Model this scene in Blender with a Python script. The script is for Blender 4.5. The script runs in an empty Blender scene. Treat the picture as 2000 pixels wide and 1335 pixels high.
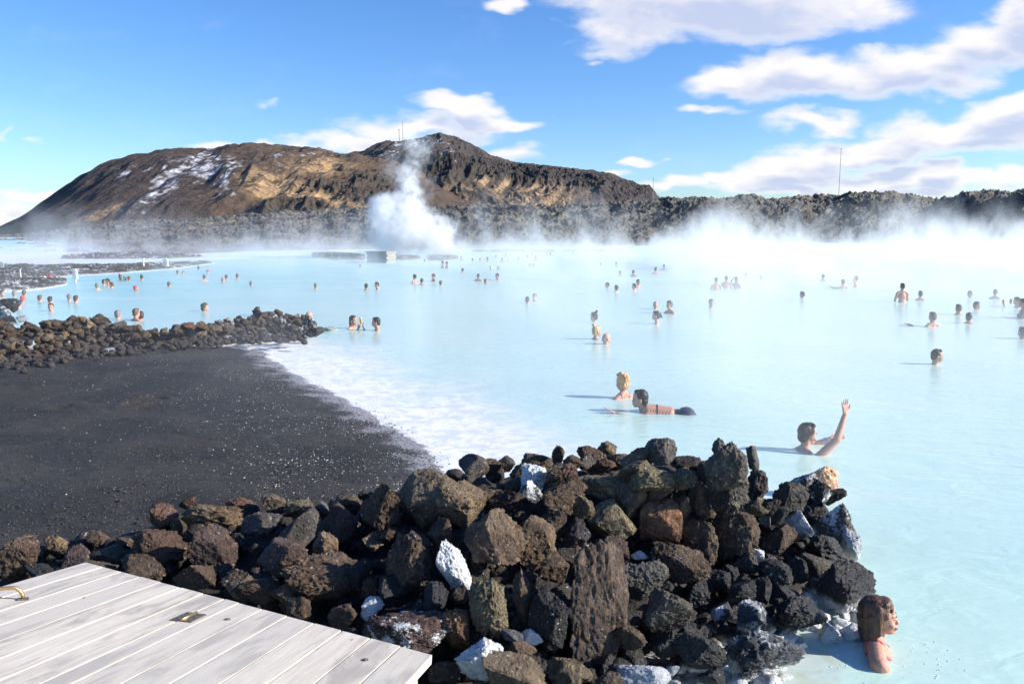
import bpy, bmesh, math, random
import numpy as np
from mathutils import Vector, Matrix, Euler
from mathutils.bvhtree import BVHTree
random.seed(7); RS = np.random.RandomState(7)
S = bpy.context.scene; COL = S.collection

# ---------------------------------------------------------------- camera, sky, sun, exposure
F = 1556.0; HORIZON = 452.0; CH = 2.35
PITCH = math.atan((667.5 - HORIZON) / F)
cam = bpy.data.cameras.new('camera'); camo = bpy.data.objects.new('camera', cam); COL.objects.link(camo)
cam.sensor_width = 36; cam.lens = 36 * F / 2000; cam.clip_end = 30000; cam.clip_start = 0.05
camo.location = (0, 0, CH); camo.rotation_euler = (math.radians(90) - PITCH, 0, 0); S.camera = camo
SUN_EL = math.radians(25); SUN_AZ = math.radians(98)        # azimuth clockwise from +Y (sun at the right)
S.view_settings.view_transform = 'Standard'; S.view_settings.look = 'None'; S.view_settings.gamma = 1
S.view_settings.exposure = 0.62
sunl = bpy.data.lights.new('sun', 'SUN'); sunl.energy = 5.0; sunl.angle = math.radians(.5); sunl.color = (1, .94, .84)
suno = bpy.data.objects.new('sun', sunl); COL.objects.link(suno)
sd = Vector((math.sin(SUN_AZ) * math.cos(SUN_EL), math.cos(SUN_AZ) * math.cos(SUN_EL), math.sin(SUN_EL)))
suno.rotation_euler = sd.to_track_quat('Z', 'Y').to_euler(); suno.location = (30, 0, 20)
S.cycles.use_denoising = True
S.cycles.max_bounces = 12; S.cycles.volume_bounces = 8; S.cycles.diffuse_bounces = 3; S.cycles.glossy_bounces = 3
S.cycles.transparent_max_bounces = 8; S.cycles.volume_max_steps = 256; S.cycles.volume_step_rate = 1.0
S.cycles.use_adaptive_sampling = True; S.cycles.adaptive_threshold = 0.02

# pixel of the photograph <-> point of the place
_cp, _sp = math.cos(PITCH), math.sin(PITCH)
def ray(x, y):
    u = (x - 1000) / F; v = (667.5 - y) / F
    return np.array([u, _cp + _sp * v, -_sp + _cp * v])
def onz(x, y, z=0.0):
    r = ray(x, y); t = (z - CH) / r[2]; return np.array([r[0] * t, r[1] * t, z])
def atD(x, y, D):
    r = ray(x, y); t = D / r[1]; return np.array([r[0] * t, D, CH + r[2] * t])
def axial(P): return P[1] * _cp - (P[2] - CH) * _sp
def proj(P):
    X, Y, Z = P[..., 0], P[..., 1], P[..., 2] - CH
    d = Y * _cp - Z * _sp; return 1000 + F * X / d, 667.5 - F * (Y * _sp + Z * _cp) / d

# ---------------------------------------------------------------- node helpers
class NT:
    def __init__(s, nt): s.nt = nt
    def n(s, t, **k):
        o = s.nt.nodes.new(t)
        for a, b in k.items(): setattr(o, a, b)
        return o
    def put(s, sock, v):
        if v is None: return
        if isinstance(v, bpy.types.NodeSocket): s.nt.links.new(v, sock)
        else:
            if hasattr(sock.default_value, '__len__'):
                if not hasattr(v, '__len__'): v = (v,) * len(sock.default_value)
                v = tuple(v) + ((1,) if len(sock.default_value) == 4 and len(v) == 3 else ())
            sock.default_value = v
    def m(s, op, a, b=None, c=None, clamp=False):
        o = s.n('ShaderNodeMath', operation=op, use_clamp=clamp)
        for i, v in enumerate((a, b, c)):
            if v is not None: s.put(o.inputs[i], v)
        return o.outputs[0]
    def vm(s, op, a, b=None, c=None):
        o = s.n('ShaderNodeVectorMath', operation=op)
        for i, v in enumerate((a, b)):
            if v is not None: s.put(o.inputs[i], v)
        if op == 'SCALE': s.put(o.inputs['Scale'], c)
        return o.outputs['Value' if op in ('LENGTH', 'DOT_PRODUCT', 'DISTANCE') else 'Vector']
    def noise(s, vec, scale, detail=4, rough=.55, dist=0, out='Fac', dims='3D'):
        o = s.n('ShaderNodeTexNoise', noise_dimensions=dims); s.put(o.inputs['Vector'], vec); s.put(o.inputs['Scale'], scale)
        s.put(o.inputs['Detail'], detail); s.put(o.inputs['Roughness'], rough); s.put(o.inputs['Distortion'], dist)
        return o.outputs[out]
    def vor(s, vec, scale, feature='F1', out='Distance', rand=1):
        o = s.n('ShaderNodeTexVoronoi', feature=feature); s.put(o.inputs['Vector'], vec); s.put(o.inputs['Scale'], scale)
        s.put(o.inputs['Randomness'], rand); return o.outputs[out]
    def mr(s, v, a, b, c=0, d=1, smooth=True):
        o = s.n('ShaderNodeMapRange'); o.interpolation_type = 'SMOOTHSTEP' if smooth else 'LINEAR'
        for i, q in enumerate((v, a, b, c, d)): s.put(o.inputs[i], q)
        return o.outputs[0]
    def mix(s, f, a, b, mode='MIX'):
        o = s.n('ShaderNodeMix', data_type='RGBA', blend_type=mode); s.put(o.inputs[0], f); s.put(o.inputs[6], a); s.put(o.inputs[7], b)
        return o.outputs[2]
    def xyz(s, v):
        o = s.n('ShaderNodeSeparateXYZ'); s.put(o.inputs[0], v); return o.outputs
    def comb(s, x, y, z):
        o = s.n('ShaderNodeCombineXYZ')
        for i, q in enumerate((x, y, z)): s.put(o.inputs[i], q)
        return o.outputs[0]
    def bump(s, h, strength=.5, dist=.02, nrm=None):
        o = s.n('ShaderNodeBump'); s.put(o.inputs['Height'], h); s.put(o.inputs['Strength'], strength); s.put(o.inputs['Distance'], dist)
        if nrm is not None: s.put(o.inputs['Normal'], nrm)
        return o.outputs[0]
    def pos(s): return s.n('ShaderNodeNewGeometry').outputs['Position']
    def obj(s): return s.n('ShaderNodeTexCoord').outputs['Object']
    def attr(s, name, out='Fac'):
        o = s.n('ShaderNodeAttribute'); o.attribute_name = name; return o.outputs[out]
def material(name):
    m = bpy.data.materials.new(name); m.use_nodes = True; t = NT(m.node_tree)
    b = m.node_tree.nodes['Principled BSDF']
    def fin(col, rough=.8, normal=None, **k):
        t.put(b.inputs['Base Color'], col); t.put(b.inputs['Roughness'], rough)
        if normal is not None: t.put(b.inputs['Normal'], normal)
        for a, v in k.items(): t.put(b.inputs[a.replace('_', ' ')], v)
        return m
    return m, t, fin

# ---------------------------------------------------------------- world: physical sky with clouds
W = bpy.data.worlds.new('World'); S.world = W; W.use_nodes = True
t = NT(W.node_tree); bg = W.node_tree.nodes['Background']
sky = t.n('ShaderNodeTexSky', sky_type='NISHITA', sun_disc=False, sun_elevation=SUN_EL, sun_rotation=SUN_AZ,
          altitude=50, air_density=1.0, dust_density=.35, ozone_density=1.6)
dirv = t.n('ShaderNodeTexCoord').outputs['Generated']
dx, dy, dz = t.xyz(dirv)
ysafe = t.m('MAXIMUM', dy, .05)
uv = t.comb(t.m('DIVIDE', dx, ysafe), t.m('DIVIDE', dz, ysafe), 0)
CLOUDS = [(1400, 5, 330, 75, 1.15), (1210, 60, 120, 55, 1), (1000, 5, 50, 16, .9), (1430, 160, 130, 32, .95), (1600, 150, 190, 52, 1.05), (1790, 140, 190, 52, 1.1), (1930, 95, 150, 62, 1.1),
          (2040, 40, 110, 70, 1.1), (1390, 217, 95, 15, .9), (1600, 238, 140, 22, 1), (1700, 292, 210, 30, 1), (1880, 262, 190, 44, 1.05), (2000, 215, 130, 32, 1),
          (1580, 325, 120, 30, .95), (1760, 352, 290, 30, 1.12), (1500, 358, 110, 24, 1.05), (1640, 380, 300, 16, 1.0), (1980, 330, 90, 22, 1), (900, 212, 85, 26, 1), (970, 236, 110, 20, 1), (800, 252, 190, 26, .9), (690, 278, 150, 20, .85),
          (470, 290, 90, 14, .8), (1000, 302, 70, 20, .75), (1272, 316, 52, 13, .9), (1200, 342, 60, 16, .85), (1345, 362, 80, 20, 1.05), (1280, 375, 120, 12, .85), (60, 382, 75, 13, .75), (15, 418, 75, 26, .72),
          (545, 200, 30, 12, .34), (15, 266, 26, 14, .4), (90, 280, 34, 10, .34), (1160, 125, 30, 12, .5)]
def cloud_density(dv):
    u2 = t.vm('ADD', uv, (0, dv, 0))
    wv = t.vm('MULTIPLY', u2, (1, 2.3, 1))
    nz = t.noise(wv, 8, 7, .57, .2, dims='2D'); nz2 = t.noise(wv, 2.8, 3, .5, dims='2D')
    wn = t.n('ShaderNodeTexNoise', noise_dimensions='2D'); t.put(wn.inputs['Vector'], wv); wn.inputs['Scale'].default_value = 9; wn.inputs['Detail'].default_value = 3; wn.inputs['Roughness'].default_value = .5
    u3 = t.vm('ADD', u2, t.vm('MULTIPLY', t.vm('SUBTRACT', wn.outputs['Color'], (.5, .5, .5)), (.11, .05, 0)))
    acc = None
    for (cx, cy, hw, hh, am) in CLOUDS:
        r = ray(cx, cy); cu, cv = r[0] / r[1], r[2] / r[1]
        d = t.vm('SUBTRACT', u3, (cu, cv, 0)); d = t.vm('MULTIPLY', d, (F / hw / 1.02, F / hh / 1.02, 0))
        q = t.m('MULTIPLY', t.m('MAXIMUM', t.m('SUBTRACT', 1.25, t.vm('LENGTH', d)), 0), am)
        acc = q if acc is None else t.m('SMOOTH_MAX', acc, q, .15)
    a = t.m('ADD', acc, t.m('MULTIPLY', t.m('SUBTRACT', nz, .5), 1.35))
    return t.m('ADD', a, t.m('MULTIPLY', t.m('SUBTRACT', nz2, .5), .3)), acc
d0, acc0 = cloud_density(0.0); d1, _ = cloud_density(.022)
gate = t.mr(acc0, .05, .3)
cov = t.m('MULTIPLY', t.mr(d0, .16, .80), gate)
cov = t.m('MULTIPLY', cov, t.m('GREATER_THAN', dz, 0.0))
cov = t.m('MULTIPLY', cov, t.m('GREATER_THAN', dy, 0.06))
shade = t.m('MULTIPLY', t.mr(d1, .30, 1.05), t.mr(d0, .35, .9))
ccol = t.mix(shade, (7.6, 7.3, 7.2, 1), (4.3, 4.8, 6.3, 1))
hs = t.n('ShaderNodeHueSaturation'); t.put(hs.inputs['Color'], sky.outputs[0]); hs.inputs['Saturation'].default_value = 1.22; hs.inputs['Value'].default_value = 1.0
blue = t.mix(1, hs.outputs[0], (.84, 1.06, 1.46, 1), 'MULTIPLY')
final = t.mix(t.m('MULTIPLY', cov, .93), blue, ccol)
t.put(bg.inputs['Color'], final); bg.inputs['Strength'].default_value = .092

# ---------------------------------------------------------------- mesh helpers
def tag(o, label=None, cat=None, group=None, kind=None):
    if label: o['label'] = label
    if cat: o['category'] = cat
    if group: o['group'] = group
    if kind: o['kind'] = kind
    return o
def link(o, parent=None):
    COL.objects.link(o)
    if parent is not None: o.parent = parent
    return o
def mesh_np(name, V, Fc, mat=None, smooth=True):
    me = bpy.data.meshes.new(name); V = np.asarray(V, np.float32); Fc = np.asarray(Fc, np.int32); k = Fc.shape[1]
    me.vertices.add(len(V)); me.vertices.foreach_set('co', V.ravel())
    me.loops.add(Fc.size); me.loops.foreach_set('vertex_index', Fc.ravel())
    me.polygons.add(len(Fc)); me.polygons.foreach_set('loop_start', np.arange(len(Fc), dtype=np.int32) * k)
    me.polygons.foreach_set('loop_total', np.full(len(Fc), k, np.int32))
    me.update(calc_edges=True)
    if smooth: me.polygons.foreach_set('use_smooth', np.ones(len(Fc), bool))
    if mat: me.materials.append(mat)
    return me
def grid_faces(nr, nc):
    i = np.arange(nr - 1)[:, None] * nc + np.arange(nc - 1)[None]
    i = i.ravel(); return np.stack([i, i + 1, i + nc + 1, i + nc], 1)
def obj(name, me, parent=None, loc=None):
    o = bpy.data.objects.new(name, me); link(o, parent)
    if loc is not None: o.location = tuple(float(q) for q in loc)
    return o
def structure(name, me): return tag(obj(name, me), kind='structure')
def vcol(me, name, arr):
    a = me.attributes.new(name, 'FLOAT_COLOR', 'POINT'); arr = np.asarray(arr, np.float32)
    if arr.ndim == 1: arr = np.stack([arr] * 3, 1)
    a.data.foreach_set('color', np.concatenate([arr, np.ones((len(arr), 1), np.float32)], 1).ravel())

# gradient noise in numpy
_G = RS.normal(size=(256, 3)); _G /= np.linalg.norm(_G, axis=1)[:, None]
_P = RS.permutation(256); _P = np.concatenate([_P, _P, _P])
def gn(P):
    P = np.asarray(P, float); i = np.floor(P).astype(int); f = P - i; u = f * f * f * (f * (f * 6 - 15) + 10); i &= 255
    out = 0
    for a in (0, 1):
        for b in (0, 1):
            for c in (0, 1):
                h = _P[_P[_P[(i[:, 0] + a) & 255] + ((i[:, 1] + b) & 255)] + ((i[:, 2] + c) & 255)]
                g = _G[h]; dot = g[:, 0] * (f[:, 0] - a) + g[:, 1] * (f[:, 1] - b) + g[:, 2] * (f[:, 2] - c)
                out = out + dot * (u[:, 0] if a else 1 - u[:, 0]) * (u[:, 1] if b else 1 - u[:, 1]) * (u[:, 2] if c else 1 - u[:, 2])
    return out * 1.6
def fbm(P, octv=4, gain=.5, ridged=False):
    s = 0; a = 1
    for k in range(octv):
        n = gn(P * 2.03 ** k + 17.3 * k); s = s + a * ((1 - 2 * np.abs(n)) if ridged else n); a *= gain
    return s
def sstep(a, b, x): q = np.clip((x - a) / (b - a), 0, 1); return q * q * (3 - 2 * q)

_ico = {}
def ico(n):
    if n not in _ico:
        bm = bmesh.new(); bmesh.ops.create_icosphere(bm, subdivisions=n, radius=1)
        bm.verts.ensure_lookup_table()
        _ico[n] = (np.array([v.co[:] for v in bm.verts]), np.array([[v.index for v in f.verts] for f in bm.faces])); bm.free()
    return _ico[n]
def rock_verts(dims, sub=5, rough=.1, cuts=12, seed=0, spikes=0):
    r = np.random.RandomState(seed); V = ico(sub)[0].copy()
    for k in range(cuts):
        n = r.normal(size=3); n /= np.linalg.norm(n); d = r.uniform(.42, .85)
        s = V @ n; V -= np.clip(s - d, 0, None)[:, None] * n * .985
    V /= np.abs(V).max(0)
    o = r.uniform(-50, 50, 3); N = ico(sub)[0]
    h = .5 * gn(V * 1.1 + o) + .34 * fbm(V * 2.0 + o, 2)
    R = fbm(V * 2.6 + o + 9, 5, .62, True)
    fine = fbm(V * 13 + o, 3, .6)
    pit = np.minimum(0, gn(V * 6.5 + o * 2) + .25)
    V = V * (1 + rough * (1.3 * h + .95 * R + .6 * fine + 1.5 * pit))[:, None]
    for k in range(spikes):
        n = np.array([r.uniform(-.8, .8), r.uniform(-.3, .3), 1]); n /= np.linalg.norm(n)
        V += (sstep(.9, .99, (N @ n)) * .55)[:, None] * n
    V /= np.abs(V).max(0)
    return V * (np.array(dims) / 2)
# ---------------------------------------------------------------- materials of the setting
def rock_material(name, moss=False, white=0.0, tint=None):
    m, t, fin = material(name)
    P = t.pos(); O = t.obj(); info = t.n('ShaderNodeObjectInfo')
    off = t.vm('SCALE', t.comb(info.outputs['Random'], t.m('MULTIPLY', info.outputs['Random'], 7.7), 0), None, 40.0)
    Q = t.vm('ADD', O, off)
    base = info.outputs['Color'] if tint is None else tint
    big = t.noise(Q, 5, 4, .6); med = t.noise(Q, 22, 5, .65); fine = t.noise(Q, 95, 4, .7); pits = t.vor(Q, 60, 'F1'); pit2 = t.vor(Q, 26, 'F1')
    c = t.mix(t.mr(big, .38, .64), t.mix(1, base, (.50, .45, .42, 1), 'MULTIPLY'), base)
    c = t.mix(t.m('MULTIPLY', t.mr(med, .52, .68), .75), c, t.mix(1, base, (2.1, 1.85, 1.45, 1), 'MULTIPLY'))
    c = t.mix(t.m('MULTIPLY', t.mr(fine, .56, .74), .55), c, (.26, .22, .16, 1))
    c = t.mix(t.mr(pits, .22, .05), c, t.mix(1, c, (.25, .22, .22, 1), 'MULTIPLY'))
    c = t.mix(t.m('MULTIPLY', t.mr(t.noise(Q, 9, 4, .7, 1), .62, .70), .5), c, (.17, .07, .028, 1))      # rusty patches
    c = t.mix(t.mr(t.noise(Q, 48, 2, .5), .69, .73), c, (.45, .43, .38, 1))                              # pale lichen specks
    if moss:
        nz = t.xyz(t.n('ShaderNodeNewGeometry').outputs['Normal'])[2]
        mk = t.m('MULTIPLY', t.mr(t.m('ADD', nz, t.m('MULTIPLY', t.m('SUBTRACT', med, .5), 1.6)), -.05, .45), t.mr(big, .3, .5))
        c = t.mix(mk, c, t.mix(t.mr(fine, .35, .65), (.085, .07, .038, 1), (.28, .235, .14, 1)))
    if white > 0:
        wk = t.mr(t.m('ADD', t.noise(Q, 7, 6, .68), t.m('MULTIPLY', fine, .25)), .78 - white * .42, .84 - white * .42)
        c = t.mix(wk, c, t.mix(t.mr(med, .3, .6), (.50, .53, .57, 1), (.74, .74, .72, 1)))
    # silica crust where the lagoon wets the stone
    px_, py_, pz = t.xyz(P)
    wetz = t.m('ADD', pz, t.m('MULTIPLY', t.m('SUBTRACT', t.noise(P, 9, 4), .5), -.16))
    crust = t.mr(wetz, .13, .06)
    c = t.mix(crust, c, (.74, .74, .71, 1))
    damp = t.mr(wetz, .40, .18)
    c = t.mix(t.m('MULTIPLY', damp, t.m('SUBTRACT', 1, crust)), c, t.mix(1, c, (.55, .57, .62, 1), 'MULTIPLY'))
    h = t.m('ADD', t.m('MULTIPLY', med, .8), t.m('MULTIPLY', fine, .45))
    h = t.m('ADD', h, t.m('MULTIPLY', t.mr(pits, 0, .3), .3)); h = t.m('ADD', h, t.m('MULTIPLY', t.mr(pit2, 0, .35), .5))
    return fin(c, t.mr(damp, 0, 1, .88, .45), t.bump(h, 1.0, .03))
M_LAVA = rock_material('lava_stone'); M_MOSS = rock_material('mossy_stone', moss=True)
M_PATCH = rock_material('white_patched_stone', white=.36); M_WHITE = rock_material('silica_white_stone', white=1.3)

# ---------------------------------------------------------------- shoreline
SHORE = [(512, 652), (520, 680), (545, 705), (600, 738), (660, 768), (725, 800), (790, 838), (840, 870), (868, 898), (900, 935), (960, 980)]
SW = np.array([onz(*p)[:2] for p in SHORE])
def seg_dist(P, L):                                   # signed distance to the polyline (negative on its left)
    best = np.full(len(P), 1e9); sgn = np.ones(len(P))
    for a, b in zip(L[:-1], L[1:]):
        ab = b - a; tt = np.clip(((P - a) @ ab) / (ab @ ab), 0, 1); q = a + tt[:, None] * ab; d = np.hypot(*(P - q).T)
        cr = ab[0] * (P[:, 1] - a[1]) - ab[1] * (P[:, 0] - a[0]); k = d < best; best[k] = d[k]; sgn[k] = np.sign(cr[k])
    return best * sgn
SW2 = np.vstack([onz(-260, 622)[:2], onz(0, 640)[:2], onz(330, 645)[:2], SW, SW[-1] + np.array([.5, -6.0])])

# ---------------------------------------------------------------- lagoon
def build_water():
    ny, nx = 420, 420
    y = .6 * (330 / .6) ** np.linspace(0, 1, ny); s = np.linspace(-1.25, 1.25, nx)
    Y = np.repeat(y, nx); X = (s[None] * (y[:, None] + 4)).ravel()
    P = np.stack([X, Y], 1); Z = np.zeros(len(X))
    d = np.abs(seg_dist(P, SW[1:]))
    wob = .55 * gn(np.stack([X * .6, Y * .6, X * 0], 1)) + .25 * gn(np.stack([X * 2, Y * 2, X * 0 + 3], 1))
    sh = sstep(2.7, .25, d + wob * 1.25) * sstep(3.0, 5.5, Y)
    shelf = [np.array(onz(*p)[:2]) for p in ((1490, 1120), (1560, 1170), (1640, 1215), (1590, 1265), (1560, 1330), (1530, 1420))]
    dd = np.full(len(P), 1e9)
    for a, b in zip(shelf[:-1], shelf[1:]):
        ab = b - a; tt = np.clip(((P - a) @ ab) / (ab @ ab), 0, 1); dd = np.minimum(dd, np.hypot(*(P - a - tt[:, None] * ab).T))
    sh2 = sstep(.30, .05, dd + wob * .12)
    me = mesh_np('lagoon_water', np.stack([X, Y, Z], 1), grid_faces(ny, nx))
    vcol(me, 'shallow', np.stack([sh, sh2, sh * 0], 1))
    m, t, fin = material('milky_water'); P = t.pos(); a = t.n('ShaderNodeAttribute'); a.attribute_name = 'shallow'
    r, g, b = t.xyz(a.outputs['Color'])
    px_, py_, _ = t.xyz(P)
    cl = t.noise(t.vm('MULTIPLY', P, (.35, .8, 1)), .5, 4, .55, .5)
    far = t.mr(py_, 8, 45)
    left = t.mr(t.m('DIVIDE', px_, t.m('MAXIMUM', py_, 1)), .25, -.5)
    deep = t.mix(t.m('MULTIPLY', left, far), (.54, .73, .63, 1), (.31, .60, .57, 1))  # bluer far left: thinner steam haze there, partly put into the water colour
    c = t.mix(t.m('MULTIPLY', t.mr(cl, .42, .68), .42), deep, (.63, .74, .67, 1))
    st = t.noise(P, 4.5, 7, .72, .8)
    white = t.mix(t.mr(st, .40, .60), (.66, .67, .68, 1), (.90, .865, .81, 1))
    c = t.mix(t.m('MULTIPLY', r, t.mr(st, .30, .50, .62, 1.0)), c, white)
    c = t.mix(t.m('MULTIPLY', g, .45), c, t.mix(t.mr(t.noise(P, 6, 3), .45, .65), (.58, .56, .52, 1), (.50, .40, .22, 1)))
    wv = t.noise(t.vm('MULTIPLY', P, (1, 2.2, 1)), 2.1, 3, .5, .6); w2 = t.noise(t.vm('MULTIPLY', P, (1, 1.9, 1)), 9, 3, .55, .3)
    h = t.m('ADD', t.m('MULTIPLY', wv, 1.0), t.m('MULTIPLY', w2, .16))
    fin(c, t.m('MAXIMUM', t.mr(py_, 5, 60, .14, .34), t.m('MULTIPLY', r, .8)), t.bump(h, t.mr(py_, 4, 30, .30, .18), .055), IOR=1.33)
    me.materials.append(m); o = structure('lagoon_water', me); o['label'] = 'milky pale blue lagoon water'
build_water()

# ---------------------------------------------------------------- beach of black sand
def beach_h(P):
    d = -seg_dist(P, SW2)
    z = np.where(d > 0, .20 * (1 - np.exp(-d * .55)), d * .12)
    return np.maximum(z, -.25), d
def build_beach():
    x = np.arange(-11.5, 2.2, .042); y = np.arange(2.6, 15.6, .042)
    X, Y = np.meshgrid(x, y); X = X.ravel(); Y = Y.ravel(); P = np.stack([X, Y], 1); z, d = beach_h(P)
    Q = np.stack([X, Y, X * 0], 1)
    z = z + .016 * fbm(Q * .9, 3) + sstep(-.2, .3, d) * (.006 * gn(Q * 5) + .0055 * gn(Q * 13 + 4) + .004 * RS.normal(size=len(X)))
    for (fx, fy, s) in ((272, 788, 1), (298, 783, 1.1), (258, 792, .5), (120, 797, .5)):
        c = onz(fx, fy, .15); e = ((X - c[0]) / .12) ** 2 + ((Y - c[1]) / .17) ** 2
        z = z - .10 * s * np.exp(-e * 1.3) + .045 * s * np.exp(-(np.sqrt(e) - 1.5) ** 2 * 5)
    me = mesh_np('beach', np.stack([X, Y, z], 1), grid_faces(len(y), len(x)))
    rim = sstep(.30, -.08, d + .12 * gn(Q * 2.3) + .08 * gn(Q * 7 + 3))
    dens = np.clip(.35 + .65 * sstep(4.0, .3, d), 0, 1) * (.7 + .5 * gn(Q * .8 + 8))
    vcol(me, 'rim', np.stack([rim, dens, sstep(1.3, .1, d + .35 * gn(Q * 3.1 + 5))], 1))
    m, t, fin = material('black_sand'); P = t.pos(); a = t.n('ShaderNodeAttribute'); a.attribute_name = 'rim'
    r, g, b = t.xyz(a.outputs['Color'])
    n1 = t.noise(P, 2.2, 5, .6); n2 = t.noise(P, 60, 4, .75); n3 = t.noise(t.vm('MULTIPLY', P, (1, 1, 1)), 14, 4, .7)
    c = t.mix(t.mr(t.noise(P, .9, 5, .65, .5), .40, .62), (.013, .013, .0135, 1), (.034, .031, .028, 1))
    c = t.mix(t.mr(n2, .35, .7), t.mix(1, c, (.45, .45, .47, 1), 'MULTIPLY'), t.mix(1, c, (1.8, 1.75, 1.65, 1), 'MULTIPLY'))
    c = t.mix(t.m('MULTIPLY', t.mr(n3, .60, .72), .6), c, (.07, .06, .045, 1))
    def flecks(sc, lo, hi):
        v = t.n('ShaderNodeTexVoronoi'); t.put(v.inputs['Vector'], P); t.put(v.inputs['Scale'], sc)
        rn = t.xyz(v.outputs['Color'])[0]
        keep = t.m('GREATER_THAN', rn, t.m('SUBTRACT', 1.0, t.m('MULTIPLY', g, hi)))
        return t.m('MULTIPLY', t.mr(v.outputs['Distance'], lo, lo * .6), keep)
    f = t.m('MAXIMUM', flecks(46, .24, .10), flecks(95, .30, .14)); f = t.m('MAXIMUM', f, flecks(24, .15, .05))
    c = t.mix(f, c, (.62, .61, .57, 1))
    b2 = t.mr(t.m('ADD', b, t.m('MULTIPLY', t.m('SUBTRACT', t.noise(P, 38, 5, .8), .5), 1.6)), .78, 1.05)
    c = t.mix(t.m('MULTIPLY', b2, .8), c, (.40, .40, .42, 1))
    r2 = t.mr(t.m('ADD', r, t.m('MULTIPLY', t.m('SUBTRACT', t.noise(P, 30, 5, .75), .5), 1.3)), .45, .75)
    c = t.mix(r2, c, t.mix(t.mr(n3, .4, .6), (.66, .67, .68, 1), (.85, .83, .79, 1)))
    h = t.m('ADD', n2, t.m('MULTIPLY', n3, .6))
    fin(c, .9, t.bump(h, .9, .018)); me.materials.append(m)
    o = structure('beach', me); o['label'] = 'black volcanic sand beach flecked with white silica'
build_beach()

# white flecks of silica grit lying on the sand, real little stones
def grit(name, n, region, smin, smax, mat, label, bias=None):
    V0, F0 = ico(1); Vs = []; Fs = []; k = 0
    for i in range(n):
        x, y = region()
        p = onz(x, y, .12); zz, d = beach_h(np.array([[p[0], p[1]]])); z = zz[0]
        if d[0] < -.15: continue
        s = smin + (smax - smin) * random.random() ** 3
        v = V0 * np.array([random.uniform(.7, 1.3), random.uniform(.7, 1.3), random.uniform(.35, .7)]) * s * RS.uniform(.75, 1.2, (len(V0), 1))
        Vs.append(v + np.array([p[0], p[1], z + s * .25])); Fs.append(F0 + k); k += len(V0)
    o = obj(name, mesh_np(name, np.vstack(Vs), np.vstack(Fs), mat, False)); tag(o, label, 'grit', kind='stuff')
mw, t, fin = material('silica_grit'); M_GRIT = fin((.66, .65, .61, 1), .8)
md, t, fin = material('dark_grit'); M_DGRIT = fin(t.mix(t.n('ShaderNodeNewGeometry').outputs['Random Per Island'], (.012, .012, .012, 1), (.075, .062, .048, 1)), .9)
def reg():
    while True:
        y = 690 + 400 * random.random() ** 1.0; xs = np.interp(y, [p[1] for p in SHORE], [p[0] for p in SHORE]); x = xs - abs(random.gauss(0, 270)) + 8
        if x > -60: return x, y
grit('silica_grit', 4200, reg, .003, .0085, M_GRIT, 'tiny white silica flecks strewn over the black sand')
grit('lava_grit', 5200, lambda: (random.uniform(-40, 900), random.uniform(690, 1090)), .005, .015, M_DGRIT, 'fine dark lava gravel on the black sand beach')

# ---------------------------------------------------------------- far ground, lava field, hills
m, t, fin = material('far_ground'); fin(t.mix(t.noise(t.pos(), .02, 5), (.06, .055, .04, 1), (.12, .105, .07, 1)), .95); M_GROUND = m
me = mesh_np('ground', [(-9000, -400, -.6), (9000, -400, -.6), (9000, 9000, -.6), (-9000, 9000, -.6)], [(0, 1, 2, 3)], M_GROUND)
structure('ground', me)

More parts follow.
